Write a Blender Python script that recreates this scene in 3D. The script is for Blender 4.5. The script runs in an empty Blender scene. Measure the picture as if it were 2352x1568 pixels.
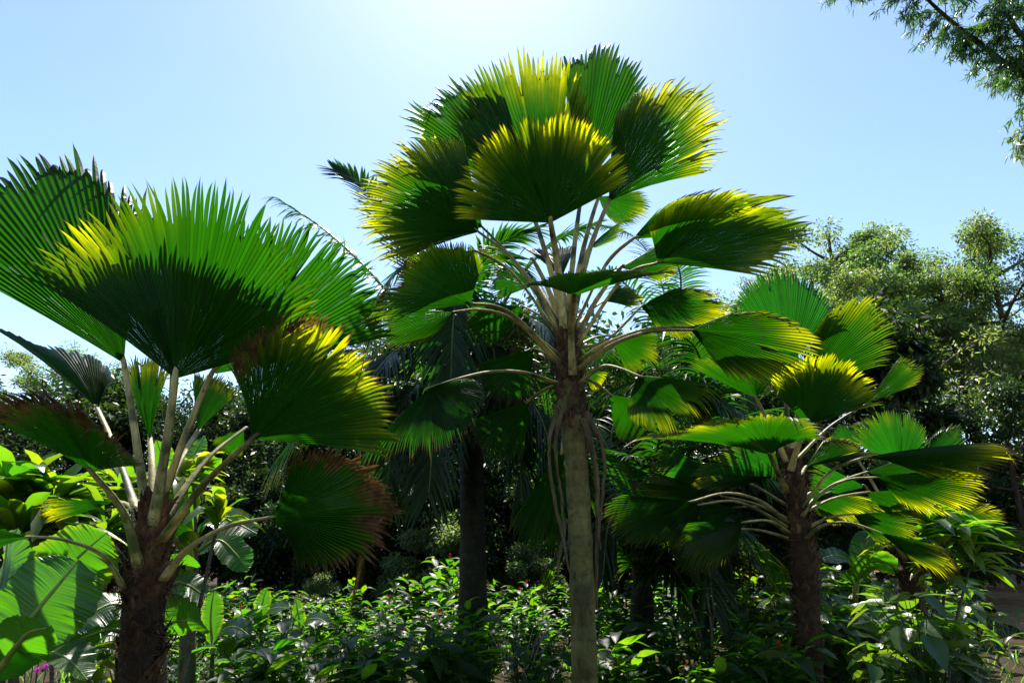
import bpy, math, random
import numpy as np
from mathutils import Vector, Matrix

# ---------------------------------------------------------------- camera, sky, sun, exposure
sc = bpy.context.scene
COL = sc.collection
R = math.radians
FOCAL, PITCH, EYE = 22.0, R(17.0), 1.6
cam_d = bpy.data.cameras.new("camera")
cam_d.sensor_width = 36.0
cam_d.lens = FOCAL
cam_d.clip_start = 0.05
cam_d.clip_end = 2000.0
cam = bpy.data.objects.new("camera", cam_d)
COL.objects.link(cam)
cam.location = (0, 0, EYE)
cam.rotation_euler = (R(90) + PITCH, 0, 0)
sc.camera = cam

SUN_EL, SUN_AZ = R(57), R(-4)          # azimuth measured from +Y towards +X
w = bpy.data.worlds.new("World")
sc.world = w
w.use_nodes = True
nt = w.node_tree
sky = nt.nodes.new("ShaderNodeTexSky")
sky.sky_type = 'NISHITA'
sky.sun_disc = False
sky.sun_elevation = SUN_EL
sky.sun_rotation = SUN_AZ
sky.air_density = 1.0
sky.dust_density = 0.3
sky.ozone_density = 2.8
nt.links.new(sky.outputs[0], nt.nodes["Background"].inputs[0])
nt.nodes["Background"].inputs[1].default_value = 0.124
sun_d = bpy.data.lights.new("sun", 'SUN')
sun_d.energy = 5.0
sun_d.angle = R(0.5)
sun_d.color = (1.0, 0.95, 0.86)
sun = bpy.data.objects.new("sun", sun_d)
COL.objects.link(sun)
sdir = Vector((math.sin(SUN_AZ) * math.cos(SUN_EL), math.cos(SUN_AZ) * math.cos(SUN_EL), math.sin(SUN_EL)))
sun.rotation_euler = sdir.to_track_quat('Z', 'Y').to_euler()
sun.location = sdir * 60
sc.view_settings.view_transform = 'Standard'
sc.view_settings.look = 'None'
sc.view_settings.exposure = 1.08
sc.view_settings.gamma = 1.0
sc.render.engine = 'CYCLES'
sc.cycles.max_bounces = 6
sc.cycles.diffuse_bounces = 3
sc.cycles.glossy_bounces = 2
sc.cycles.transmission_bounces = 4
sc.cycles.use_denoising = True

# ---------------------------------------------------------------- helpers
SP, CP = math.sin(PITCH), math.cos(PITCH)
UP = np.array([0.0, 0.0, 1.0])


def P(x, y, d):
    """A point of the photo (in a 2352 x 1568 grid) set at distance d in front of the camera."""
    cx = (x - 1176) / 2352 * 36 / FOCAL
    cy = (784 - y) / 2352 * 36 / FOCAL
    v = np.array([cx, CP - SP * cy, SP + CP * cy])
    return np.array([0, 0, EYE]) + v * (d / v[1])


def nrm(a):
    a = np.asarray(a, float)
    return a / np.maximum(np.linalg.norm(a, axis=-1, keepdims=True), 1e-9)


class MB:
    def __init__(self):
        self.v, self.f, self.c, self.n = [], [], [], 0

    def add(self, verts, quads, col=(0, 0, 0, 0)):
        verts = np.asarray(verts, float).reshape(-1, 3)
        quads = np.asarray(quads, int).reshape(-1, 4)
        col = np.asarray(col, float)
        if col.ndim == 1:
            col = np.tile(col, (len(verts), 1))
        self.v.append(verts)
        self.f.append(quads + self.n)
        self.c.append(col)
        self.n += len(verts)

    def mesh(self, name, origin=(0, 0, 0), smooth=True):
        V = np.concatenate(self.v) - np.asarray(origin, float)
        F = np.concatenate(self.f)
        C = np.concatenate(self.c)
        me = bpy.data.meshes.new(name)
        me.vertices.add(len(V))
        me.vertices.foreach_set("co", V.astype(np.float32).ravel())
        me.loops.add(F.size)
        me.loops.foreach_set("vertex_index", F.astype(np.int32).ravel())
        me.polygons.add(len(F))
        me.polygons.foreach_set("loop_start", np.arange(0, F.size, 4, dtype=np.int32))
        me.polygons.foreach_set("use_smooth", np.full(len(F), smooth, dtype=bool))
        at = me.attributes.new("lf", 'FLOAT_COLOR', 'POINT')
        at.data.foreach_set("color", C.astype(np.float32).ravel())
        me.update(calc_edges=True)
        return me

    def build(self, name, mat, parent=None, origin=(0, 0, 0), smooth=True):
        me = self.mesh(name, origin, smooth)
        me.materials.append(mat)
        o = bpy.data.objects.new(name, me)
        COL.objects.link(o)
        if parent is not None:
            o.parent = parent
        else:
            o.location = origin
        return o


def tag(o, label=None, cat=None, group=None, kind=None):
    if label: o["label"] = label
    if cat: o["category"] = cat
    if group: o["group"] = group
    if kind: o["kind"] = kind
    return o


def empty(name, loc):
    o = bpy.data.objects.new(name, None)
    COL.objects.link(o)
    o.location = loc
    o.empty_display_size = 0.2
    return o


def copy_tree(o, parent=None):
    c = o.copy()
    COL.objects.link(c)
    c.parent = parent
    for ch in list(o.children):
        copy_tree(ch, c)
    return c


def spline(pts, m=40):
    """Catmull-Rom through pts."""
    p = np.asarray(pts, float)
    if len(p) == 2:
        t = np.linspace(0, 1, m)[:, None]
        return p[0] * (1 - t) + p[1] * t
    q = np.vstack([2 * p[0] - p[1], p, 2 * p[-1] - p[-2]])
    out = []
    n = len(p) - 1
    for u in np.linspace(0, n, m):
        i = min(int(u), n - 1)
        t = u - i
        a, b, c, d = q[i], q[i + 1], q[i + 2], q[i + 3]
        out.append(0.5 * (2 * b + (c - a) * t + (2 * a - 5 * b + 4 * c - d) * t * t + (3 * b - 3 * c + d - a) * t ** 3))
    return np.array(out)


def frames(c, ref=UP):
    tg = nrm(np.gradient(c, axis=0))
    side = np.cross(tg, ref)
    bad = np.linalg.norm(side, axis=1) < 0.05
    side[bad] = np.array([1.0, 0, 0])
    side = nrm(side)
    return tg, side, nrm(np.cross(side, tg))


def tube(mb, pts, rad, n=8, m=None, flat=1.0, jit=0.0, rng=None, col=(0, 0, 0, 0), ref=None, cap=False):
    c = np.asarray(pts, float) if m is None else spline(pts, m)
    k = len(c)
    rad = np.interp(np.linspace(0, 1, k), np.linspace(0, 1, len(np.atleast_1d(rad))), np.atleast_1d(rad))
    if ref is None:
        d = c[-1] - c[0]
        ref = np.array([0, 1.0, 0]) if abs(d[2]) > 0.8 * np.linalg.norm(d) else UP
    tg, s, nn = frames(c, ref)
    a = np.linspace(0, 2 * math.pi, n, endpoint=False)
    rr = rad[:, None] * np.ones(n)
    if jit and rng is not None:
        rr = rr * (1 + rng.normal(0, jit, (k, n)))
    V = c[:, None] + s[:, None] * (np.cos(a) * rr)[..., None] + nn[:, None] * (np.sin(a) * rr * flat)[..., None]
    i, j = np.meshgrid(np.arange(k - 1), np.arange(n), indexing='ij')
    j2 = (j + 1) % n
    F = np.stack([i * n + j, i * n + j2, (i + 1) * n + j2, (i + 1) * n + j], -1).reshape(-1, 4)
    t = np.repeat(np.linspace(0, 1, k), n)
    C = np.tile(np.asarray(col, float), (k * n, 1))
    C[:, 0] = t
    C[:, 3] = np.tile(np.arange(n) / n, k)
    mb.add(V, F, C)
    if cap:
        for e in (0, k - 1):
            cv = np.vstack([V[e], c[e][None]])
            mb.add(cv, [[q, (q + 1) % n, n, n] if False else [q, (q + 1) % n, (q + 2) % n, n] for q in range(0, n, 2)], col)


def ribbons(mb, p, d, n, L, W, droop=0.0, fold=0.2, prof=None, rows=5, cols=3, col=None, curl=0.0, side=None, wave=0.0, rng=None):
    """Many leaves at once: base points p, directions d, upper-side normals n, lengths L, widths W."""
    p, d, n = np.asarray(p, float), nrm(d), np.asarray(n, float)
    N = len(p)
    L = np.broadcast_to(np.asarray(L, float), (N,))
    W = np.broadcast_to(np.asarray(W, float), (N,))
    droop = np.broadcast_to(np.asarray(droop, float), (N,))
    side = nrm(np.cross(d, n)) if side is None else side
    n = nrm(np.cross(side, d))
    t = np.linspace(0, 1, rows)
    pr = np.interp(t, np.linspace(0, 1, len(prof)), prof)
    c = p[:, None] + d[:, None] * (L[:, None] * t)[..., None] - UP * (L[:, None] * droop[:, None] * t ** 2)[..., None] \
        + n[:, None] * (curl * L[:, None] * t ** 2)[..., None]
    half = 0.5 * W[:, None] * pr
    if cols == 3:
        off = np.array([-1.0, 0, 1.0]); rise = np.array([1.0, 0, 1.0])
    elif cols == 2:
        off = np.array([-1.0, 1.0]); rise = np.array([0, 0.0])
    else:
        off = np.linspace(-1, 1, cols); rise = np.abs(off) ** 1.3
    V = c[:, :, None] + side[:, None, None] * (half[..., None] * off)[..., None] + n[:, None, None] * (half[..., None] * rise * fold)[..., None]
    if wave and rng is not None:
        ph = rng.uniform(0, 6.28, N)
        wv = np.sin(ph[:, None, None] + t[None, :, None] * 17 + (off > 0)[None, None] * 1.7) * np.abs(off)
        V = V + n[:, None, None] * (wv * wave * W[:, None, None])[..., None]
    i, j = np.meshgrid(np.arange(rows - 1), np.arange(cols - 1), indexing='ij')
    q = np.stack([i * cols + j, i * cols + j + 1, (i + 1) * cols + j + 1, (i + 1) * cols + j], -1).reshape(-1, 4)
    F = (np.arange(N) * rows * cols)[:, None, None] + q[None]
    C = np.zeros((N, rows, cols, 4))
    if col is not None:
        C[:] = np.asarray(col, float).reshape(N, 1, 1, 4) if np.ndim(col) == 2 else np.asarray(col, float)
    C[..., 0] = t[None, :, None]
    C[..., 2] = np.maximum(C[..., 2], 0)
    mb.add(V, F, C.reshape(-1, 4))


LANCE = [0.12, 0.72, 1.0, 0.9, 0.55, 0.03]
STRAP = [0.35, 0.55, 0.85, 1.0, 1.0, 0.85, 0.55, 0.04]
LEAFLET = [0.6, 1.0, 0.95, 0.65, 0.05]
HEART = [0.5, 1.0, 0.95, 0.75, 0.45, 0.04]
DIAMOND = [0.08, 1.0, 0.04]


# ---------------------------------------------------------------- materials
def mk(name):
    m = bpy.data.materials.new(name)
    m.use_nodes = True
    t = m.node_tree
    for x in list(t.nodes): t.nodes.remove(x)
    out = t.nodes.new("ShaderNodeOutputMaterial")
    return m, t, out


def N(t, typ, **kw):
    n = t.nodes.new(typ)
    for k, v in kw.items():
        if k in n.inputs: n.inputs[k].default_value = v
        else: setattr(n, k, v)
    return n


def mixc(t, fac, a, b):
    m = t.nodes.new("ShaderNodeMix")
    m.data_type = 'RGBA'
    for s, v in ((0, fac), (6, a), (7, b)):
        if hasattr(v, "is_linked") or hasattr(v, "links"):
            t.links.new(v, m.inputs[s])
        else:
            m.inputs[s].default_value = v if s == 0 else (*v, 1) if len(v) == 3 else v
    return m.outputs[2]


def ramp(t, fac, stops):
    r = t.nodes.new("ShaderNodeValToRGB")
    el = r.color_ramp.elements
    while len(el) > 1: el.remove(el[-1])
    el[0].position = stops[0][0]; el[0].color = (*stops[0][1], 1)
    for p, c in stops[1:]:
        e = el.new(p); e.color = (*c, 1)
    t.links.new(fac, r.inputs[0])
    return r.outputs[0]


def maths(t, op, a, b=0.0, c=None):
    m = t.nodes.new("ShaderNodeMath")
    m.operation = op
    for i, v in enumerate((a, b) if c is None else (a, b, c)):
        if hasattr(v, "links"): t.links.new(v, m.inputs[i])
        else: m.inputs[i].default_value = v
    return m.outputs[0]


def noise(t, scale, detail=3, coord=None, rough=0.6, stretch=None):
    n = N(t, "ShaderNodeTexNoise", Scale=scale, Detail=detail, Roughness=rough)
    tc = t.nodes.new("ShaderNodeTexCoord")
    src = tc.outputs["Object"]
    if stretch:
        mp = t.nodes.new("ShaderNodeMapping")
        mp.inputs["Scale"].default_value = stretch
        t.links.new(src, mp.inputs[0]); src = mp.outputs[0]
    t.links.new(src, n.inputs["Vector"])
    return n.outputs["Fac"]


def leaf_mat(name, refl, trans, refl2=None, trans2=None, mixw=0.5, rough=0.38, spec=0.5, brown=True,
             y_lo=0.54, y_hi=1.03, nscale=5.0, var=0.35):
    """Leaf: glossy reflecting skin plus light passing through. Attribute lf = (along leaf, second colour, dead, random)."""
    m, t, out = mk(name)
    a = N(t, "ShaderNodeAttribute", attribute_name="lf")
    sep = t.nodes.new("ShaderNodeSeparateColor")
    t.links.new(a.outputs["Color"], sep.inputs[0])
    along, sec, dead = sep.outputs[0], sep.outputs[1], sep.outputs[2]
    rnd = a.outputs["Alpha"]
    refl2 = refl2 or refl; trans2 = trans2 or trans
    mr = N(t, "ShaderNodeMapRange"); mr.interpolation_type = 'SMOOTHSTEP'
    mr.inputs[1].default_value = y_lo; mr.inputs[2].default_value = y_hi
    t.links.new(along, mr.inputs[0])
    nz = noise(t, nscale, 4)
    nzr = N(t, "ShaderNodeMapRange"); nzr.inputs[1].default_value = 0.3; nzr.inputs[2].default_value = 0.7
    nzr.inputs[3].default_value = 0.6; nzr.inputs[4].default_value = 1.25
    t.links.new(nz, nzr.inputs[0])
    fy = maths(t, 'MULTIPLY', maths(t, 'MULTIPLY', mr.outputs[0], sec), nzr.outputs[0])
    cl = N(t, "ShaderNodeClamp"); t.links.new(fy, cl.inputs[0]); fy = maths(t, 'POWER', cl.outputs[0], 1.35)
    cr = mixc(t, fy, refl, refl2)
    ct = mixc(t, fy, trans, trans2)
    # per-leaf variation
    v = maths(t, 'MULTIPLY_ADD', rnd, var, 1.0 - var * 0.5)
    hs = t.nodes.new("ShaderNodeHueSaturation"); t.links.new(cr, hs.inputs["Color"]); t.links.new(v, hs.inputs["Value"]); cr = hs.outputs[0]
    hs = t.nodes.new("ShaderNodeHueSaturation"); t.links.new(ct, hs.inputs["Color"]); t.links.new(v, hs.inputs["Value"]); ct = hs.outputs[0]
    if brown:
        fl = ramp(t, noise(t, 38, 3, rough=0.7), [(0.66, (0, 0, 0)), (0.72, (1, 1, 1))])
        ff = maths(t, 'MULTIPLY', fl, maths(t, 'MULTIPLY', along, 0.55))
        cr = mixc(t, ff, cr, (0.10, 0.055, 0.02))
        ct = mixc(t, ff, ct, (0.16, 0.08, 0.01))
        bn = noise(t, 14, 4)
        bc = ramp(t, bn, [(0.3, (0.035, 0.015, 0.007)), (0.5, (0.13, 0.065, 0.026)), (0.72, (0.26, 0.17, 0.085))])
        bt = ramp(t, bn, [(0.3, (0.03, 0.012, 0.003)), (0.6, (0.12, 0.055, 0.012))])
        cr = mixc(t, dead, cr, bc)
        ct = mixc(t, dead, ct, bt)
    pb = N(t, "ShaderNodeBsdfPrincipled", Roughness=rough)
    pb.inputs["Specular IOR Level"].default_value = spec
    t.links.new(cr, pb.inputs["Base Color"])
    bp = N(t, "ShaderNodeBump", Strength=0.15, Distance=0.01)
    t.links.new(noise(t, 40, 2), bp.inputs["Height"])
    t.links.new(bp.outputs[0], pb.inputs["Normal"])
    tr = t.nodes.new("ShaderNodeBsdfTranslucent")
    t.links.new(ct, tr.inputs[0])
    mx = N(t, "ShaderNodeMixShader"); mx.inputs[0].default_value = mixw
    t.links.new(pb.outputs[0], mx.inputs[1]); t.links.new(tr.outputs[0], mx.inputs[2])
    t.links.new(mx.outputs[0], out.inputs[0])
    return m


def bark_mat(name, stops, scale=6, stretch=(1, 1, 1), rings=None, bump=0.5, rough=0.85, green=None):
    m, t, out = mk(name)
    nz = noise(t, scale, 6, stretch=stretch, rough=0.7)
    c = ramp(t, nz, stops)
    h = nz
    if green:
        g = noise(t, 3.1, 5)
        gr = ramp(t, g, [(0.5, (0, 0, 0)), (0.62, (1, 1, 1))])
        c = mixc(t, gr, c, green)
    big = ramp(t, noise(t, 1.7, 7, rough=0.75, stretch=(1.6, 1.6, .8)), [(0.38, (0.30, 0.29, 0.25)), (0.58, (1, 1, 1))])
    mm = t.nodes.new("ShaderNodeMix"); mm.data_type = 'RGBA'; mm.blend_type = 'MULTIPLY'; mm.inputs[0].default_value = 0.8
    t.links.new(c, mm.inputs[6]); t.links.new(big, mm.inputs[7]); c = mm.outputs[2]
    sp = ramp(t, noise(t, 11, 5, rough=0.7, stretch=(1.4, 1.4, .7)), [(0.60, (1, 1, 1)), (0.67, (0.22, 0.20, 0.17))])
    mm = t.nodes.new("ShaderNodeMix"); mm.data_type = 'RGBA'; mm.blend_type = 'MULTIPLY'; mm.inputs[0].default_value = 0.85
    t.links.new(c, mm.inputs[6]); t.links.new(sp, mm.inputs[7]); c = mm.outputs[2]
    if rings:
        wv = N(t, "ShaderNodeTexWave", Scale=rings, Distortion=7.0, Detail=5.0)
        wv.bands_direction = 'Z'
        wv.inputs["Detail Scale"].default_value = 2.0
        tc = t.nodes.new("ShaderNodeTexCoord")
        t.links.new(tc.outputs["Object"], wv.inputs[0])
        rr = ramp(t, wv.outputs["Fac"], [(0.0, (0.55, 0.52, 0.5)), (0.16, (1, 1, 1))])
        mm = t.nodes.new("ShaderNodeMix"); mm.data_type = 'RGBA'; mm.blend_type = 'MULTIPLY'; mm.inputs[0].default_value = 0.38
        t.links.new(c, mm.inputs[6]); t.links.new(rr, mm.inputs[7]); c = mm.outputs[2]
        h = maths(t, 'ADD', nz, maths(t, 'MULTIPLY', wv.outputs["Fac"], 0.5))
    pb = N(t, "ShaderNodeBsdfPrincipled", Roughness=rough)
    pb.inputs["Specular IOR Level"].default_value = 0.25
    t.links.new(c, pb.inputs["Base Color"])
    bp = N(t, "ShaderNodeBump", Strength=bump, Distance=0.02)
    t.links.new(h, bp.inputs["Height"]); t.links.new(bp.outputs[0], pb.inputs["Normal"])
    t.links.new(pb.outputs[0], out.inputs[0])
    return m


M = {}
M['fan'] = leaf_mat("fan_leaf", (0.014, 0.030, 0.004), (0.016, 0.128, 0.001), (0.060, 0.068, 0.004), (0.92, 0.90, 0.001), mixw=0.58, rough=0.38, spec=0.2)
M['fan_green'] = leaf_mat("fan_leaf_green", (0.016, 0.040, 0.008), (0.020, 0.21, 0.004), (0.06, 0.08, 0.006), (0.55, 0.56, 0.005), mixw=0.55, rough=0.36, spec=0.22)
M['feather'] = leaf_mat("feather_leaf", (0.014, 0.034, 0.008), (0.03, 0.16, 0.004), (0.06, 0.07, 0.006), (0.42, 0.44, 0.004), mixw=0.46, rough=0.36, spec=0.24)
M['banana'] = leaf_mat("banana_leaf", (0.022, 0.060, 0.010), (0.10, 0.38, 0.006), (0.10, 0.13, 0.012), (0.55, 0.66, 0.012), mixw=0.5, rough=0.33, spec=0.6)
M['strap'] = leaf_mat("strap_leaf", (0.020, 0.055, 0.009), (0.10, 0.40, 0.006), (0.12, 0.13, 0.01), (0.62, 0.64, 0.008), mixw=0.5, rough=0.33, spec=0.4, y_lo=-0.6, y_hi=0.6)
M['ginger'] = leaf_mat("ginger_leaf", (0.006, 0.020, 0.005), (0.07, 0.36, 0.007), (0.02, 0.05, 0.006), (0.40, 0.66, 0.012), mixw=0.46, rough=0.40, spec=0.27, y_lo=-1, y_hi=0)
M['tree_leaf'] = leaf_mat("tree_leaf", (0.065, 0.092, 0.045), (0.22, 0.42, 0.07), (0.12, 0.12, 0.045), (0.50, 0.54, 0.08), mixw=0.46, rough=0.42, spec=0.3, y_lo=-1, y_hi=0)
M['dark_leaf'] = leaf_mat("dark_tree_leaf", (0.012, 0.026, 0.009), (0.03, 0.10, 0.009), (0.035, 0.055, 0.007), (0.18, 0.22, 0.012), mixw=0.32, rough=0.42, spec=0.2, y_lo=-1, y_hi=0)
M['narrow_leaf'] = leaf_mat("narrow_leaf", (0.018, 0.05, 0.026), (0.05, 0.22, 0.03), (0.06, 0.10, 0.02), (0.42, 0.56, 0.03), mixw=0.42, rough=0.32, y_lo=-1, y_hi=0)
M['grass'] = leaf_mat("grass_blade", (0.03, 0.09, 0.015), (0.22, 0.60, 0.02), mixw=0.45, rough=0.45)
M['petiole'] = bark_mat("petiole", [(0.25, (0.20, 0.165, 0.04)), (0.5, (0.43, 0.36, 0.12)), (0.75, (0.60, 0.52, 0.22))], 5, (6, 6, 1.2), bump=0.2, rough=0.5, green=(0.075, 0.095, 0.022))
def petiole_mat():
    m = M['petiole']; t = m.node_tree
    pb = next(n for n in t.nodes if n.type == 'BSDF_PRINCIPLED')
    src = pb.inputs["Base Color"].links[0].from_socket
    a = N(t, "ShaderNodeAttribute", attribute_name="lf")
    sep = t.nodes.new("ShaderNodeSeparateColor"); t.links.new(a.outputs["Color"], sep.inputs[0])
    st = maths(t, 'SINE', maths(t, 'MULTIPLY_ADD', a.outputs["Alpha"], 12.566, maths(t, 'MULTIPLY', noise(t, 3, 2), 2.0)))
    g = ramp(t, st, [(0.72, (0, 0, 0)), (0.95, (1, 1, 1))])
    c = mixc(t, maths(t, 'MULTIPLY', g, .75), src, (0.045, 0.065, 0.012))
    b = ramp(t, maths(t, 'ADD', sep.outputs[0], maths(t, 'MULTIPLY', noise(t, 12, 4), .16)), [(0.05, (1, 1, 1)), (0.13, (0, 0, 0))])
    c = mixc(t, b, c, (0.055, 0.03, 0.012))
    t.links.new(c, pb.inputs["Base Color"])


petiole_mat()
M['petiole_dead'] = bark_mat("petiole_dead", [(0.3, (0.05, 0.038, 0.013)), (0.6, (0.15, 0.115, 0.048)), (0.8, (0.25, 0.20, 0.10))], 5, (6, 6, 1), bump=0.3)
M['rachis'] = bark_mat("rachis", [(0.3, (0.07, 0.10, 0.02)), (0.7, (0.22, 0.22, 0.06))], 6, bump=0.1, rough=0.4)
M['midrib'] = bark_mat("banana_midrib", [(0.3, (0.16, 0.24, 0.04)), (0.7, (0.32, 0.38, 0.09))], 6, bump=0.1, rough=0.4)
M['trunk_tan'] = bark_mat("palm_trunk_tan", [(0.25, (0.04, 0.030, 0.009)), (0.45, (0.135, 0.115, 0.030)), (0.68, (0.24, 0.205, 0.062))], 5, (1, 1, 0.6), rings=2.2, bump=0.5, green=(0.12, 0.12, 0.04))
M['trunk_dark'] = bark_mat("palm_trunk_dark", [(0.25, (0.012, 0.008, 0.004)), (0.5, (0.045, 0.026, 0.011)), (0.75, (0.10, 0.06, 0.026))], 7, (1, 1, 1), rings=3.0, bump=0.9)
M['trunk_moss'] = bark_mat("palm_trunk_mossy", [(0.3, (0.015, 0.016, 0.008)), (0.6, (0.045, 0.042, 0.020)), (0.8, (0.08, 0.07, 0.035))], 6, rings=2.0, bump=0.8)
M['fibre'] = bark_mat("palm_fibre", [(0.3, (0.02, 0.010, 0.004)), (0.55, (0.09, 0.046, 0.017)), (0.74, (0.30, 0.18, 0.075))], 6, (2.5, 2.5, 1), bump=0.4)
M['bark'] = bark_mat("tree_bark", [(0.3, (0.035, 0.025, 0.016)), (0.6, (0.11, 0.082, 0.055)), (0.8, (0.20, 0.16, 0.11))], 4, (4, 4, 1), bump=0.6)
M['stem'] = bark_mat("green_stem", [(0.3, (0.03, 0.05, 0.015)), (0.7, (0.08, 0.11, 0.03))], 6, bump=0.1, rough=0.5)
M['cane'] = bark_mat("cane", [(0.3, (0.05, 0.04, 0.025)), (0.7, (0.18, 0.14, 0.09))], 8, rings=9, bump=0.4)
M['twig_dry'] = bark_mat("dry_twig", [(0.3, (0.25, 0.18, 0.13)), (0.7, (0.48, 0.38, 0.30))], 8, bump=0.2)


def plain(name, c, rough=0.5, trans=None):
    m, t, out = mk(name)
    pb = N(t, "ShaderNodeBsdfPrincipled", Roughness=rough)
    nz = noise(t, 25, 3)
    cc = ramp(t, nz, [(0.3, tuple(x * 0.65 for x in c)), (0.7, c)])
    t.links.new(cc, pb.inputs["Base Color"])
    tr = t.nodes.new("ShaderNodeBsdfTranslucent"); tr.inputs[0].default_value = (*(trans or c), 1)
    mx = N(t, "ShaderNodeMixShader"); mx.inputs[0].default_value = 0.35
    t.links.new(pb.outputs[0], mx.inputs[1]); t.links.new(tr.outputs[0], mx.inputs[2])
    t.links.new(mx.outputs[0], out.inputs[0])
    return m


M['red'] = plain("red_bract", (0.55, 0.012, 0.02), 0.35, (0.9, 0.02, 0.03))
M['magenta'] = plain("magenta_petal", (0.45, 0.03, 0.36), 0.5, (0.8, 0.06, 0.7))


def ground_mat(name, stops, scale):
    m, t, out = mk(name)
    c = ramp(t, noise(t, scale, 8, rough=0.72), stops)
    pb = N(t, "ShaderNodeBsdfPrincipled", Roughness=0.95)
    pb.inputs["Specular IOR Level"].default_value = 0.1
    t.links.new(c, pb.inputs["Base Color"])
    bp = N(t, "ShaderNodeBump", Strength=0.8, Distance=0.05)
    t.links.new(noise(t, scale * 6, 6), bp.inputs["Height"]); t.links.new(bp.outputs[0], pb.inputs["Normal"])
    t.links.new(pb.outputs[0], out.inputs[0])
    return m


M['soil'] = ground_mat("soil", [(0.3, (0.02, 0.013, 0.008)), (0.55, (0.055, 0.035, 0.02)), (0.75, (0.04, 0.045, 0.015))], 1.2)
M['path'] = ground_mat("earth_path", [(0.3, (0.15, 0.075, 0.035)), (0.55, (0.26, 0.15, 0.075)), (0.75, (0.36, 0.22, 0.12))], 1.6)

# ---------------------------------------------------------------- ground and path
mb = MB()
g = np.concatenate([[-400, -120, -60], np.linspace(-30, 30, 41), [60, 120, 400]])
gy = np.concatenate([[-200, -60, -20], np.linspace(-8, 50, 41), [90, 200, 600]])
rng = np.random.default_rng(5)
X, Y = np.meshgrid(g, gy, indexing='ij')
Z = rng.uniform(-0.04, 0.0, X.shape)
mb.add(np.stack([X, Y, Z], -1), [[i * 47 + j, (i + 1) * 47 + j, (i + 1) * 47 + j + 1, i * 47 + j + 1] for i in range(46) for j in range(46)])
o = mb.build("ground", M['soil']); tag(o, kind='structure')
mb = MB()
cl = spline([(6.0, 3.0, 0), (7.6, 7.0, 0), (9.6, 11.0, 0), (12.4, 16.0, 0), (15.0, 20.0, 0), (16.0, 26.0, 0), (12.0, 34.0, 0)], 60)
tg, sd, _ = frames(cl)
wd = 1.15 + 0.15 * np.sin(np.arange(60) * 0.9) + rng.uniform(-0.1, 0.1, 60)
offs = np.linspace(-1, 1, 7)
V = cl[:, None] + sd[:, None] * (wd[:, None] * offs)[..., None]
V[..., 2] = 0.012 + 0.02 * (1 - offs ** 2)[None]
mb.add(V, [[i * 7 + j, i * 7 + j + 1, (i + 1) * 7 + j + 1, (i + 1) * 7 + j] for i in range(59) for j in range(6)])
o = mb.build("path", M['path']); tag(o, kind='structure')


# ---------------------------------------------------------------- fan palms
def slerp(a, b, t, th):
    s = math.sin(th)
    return a * (np.sin((1 - t) * th) / s)[:, None] + b * (np.sin(t * th) / s)[:, None]


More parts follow.
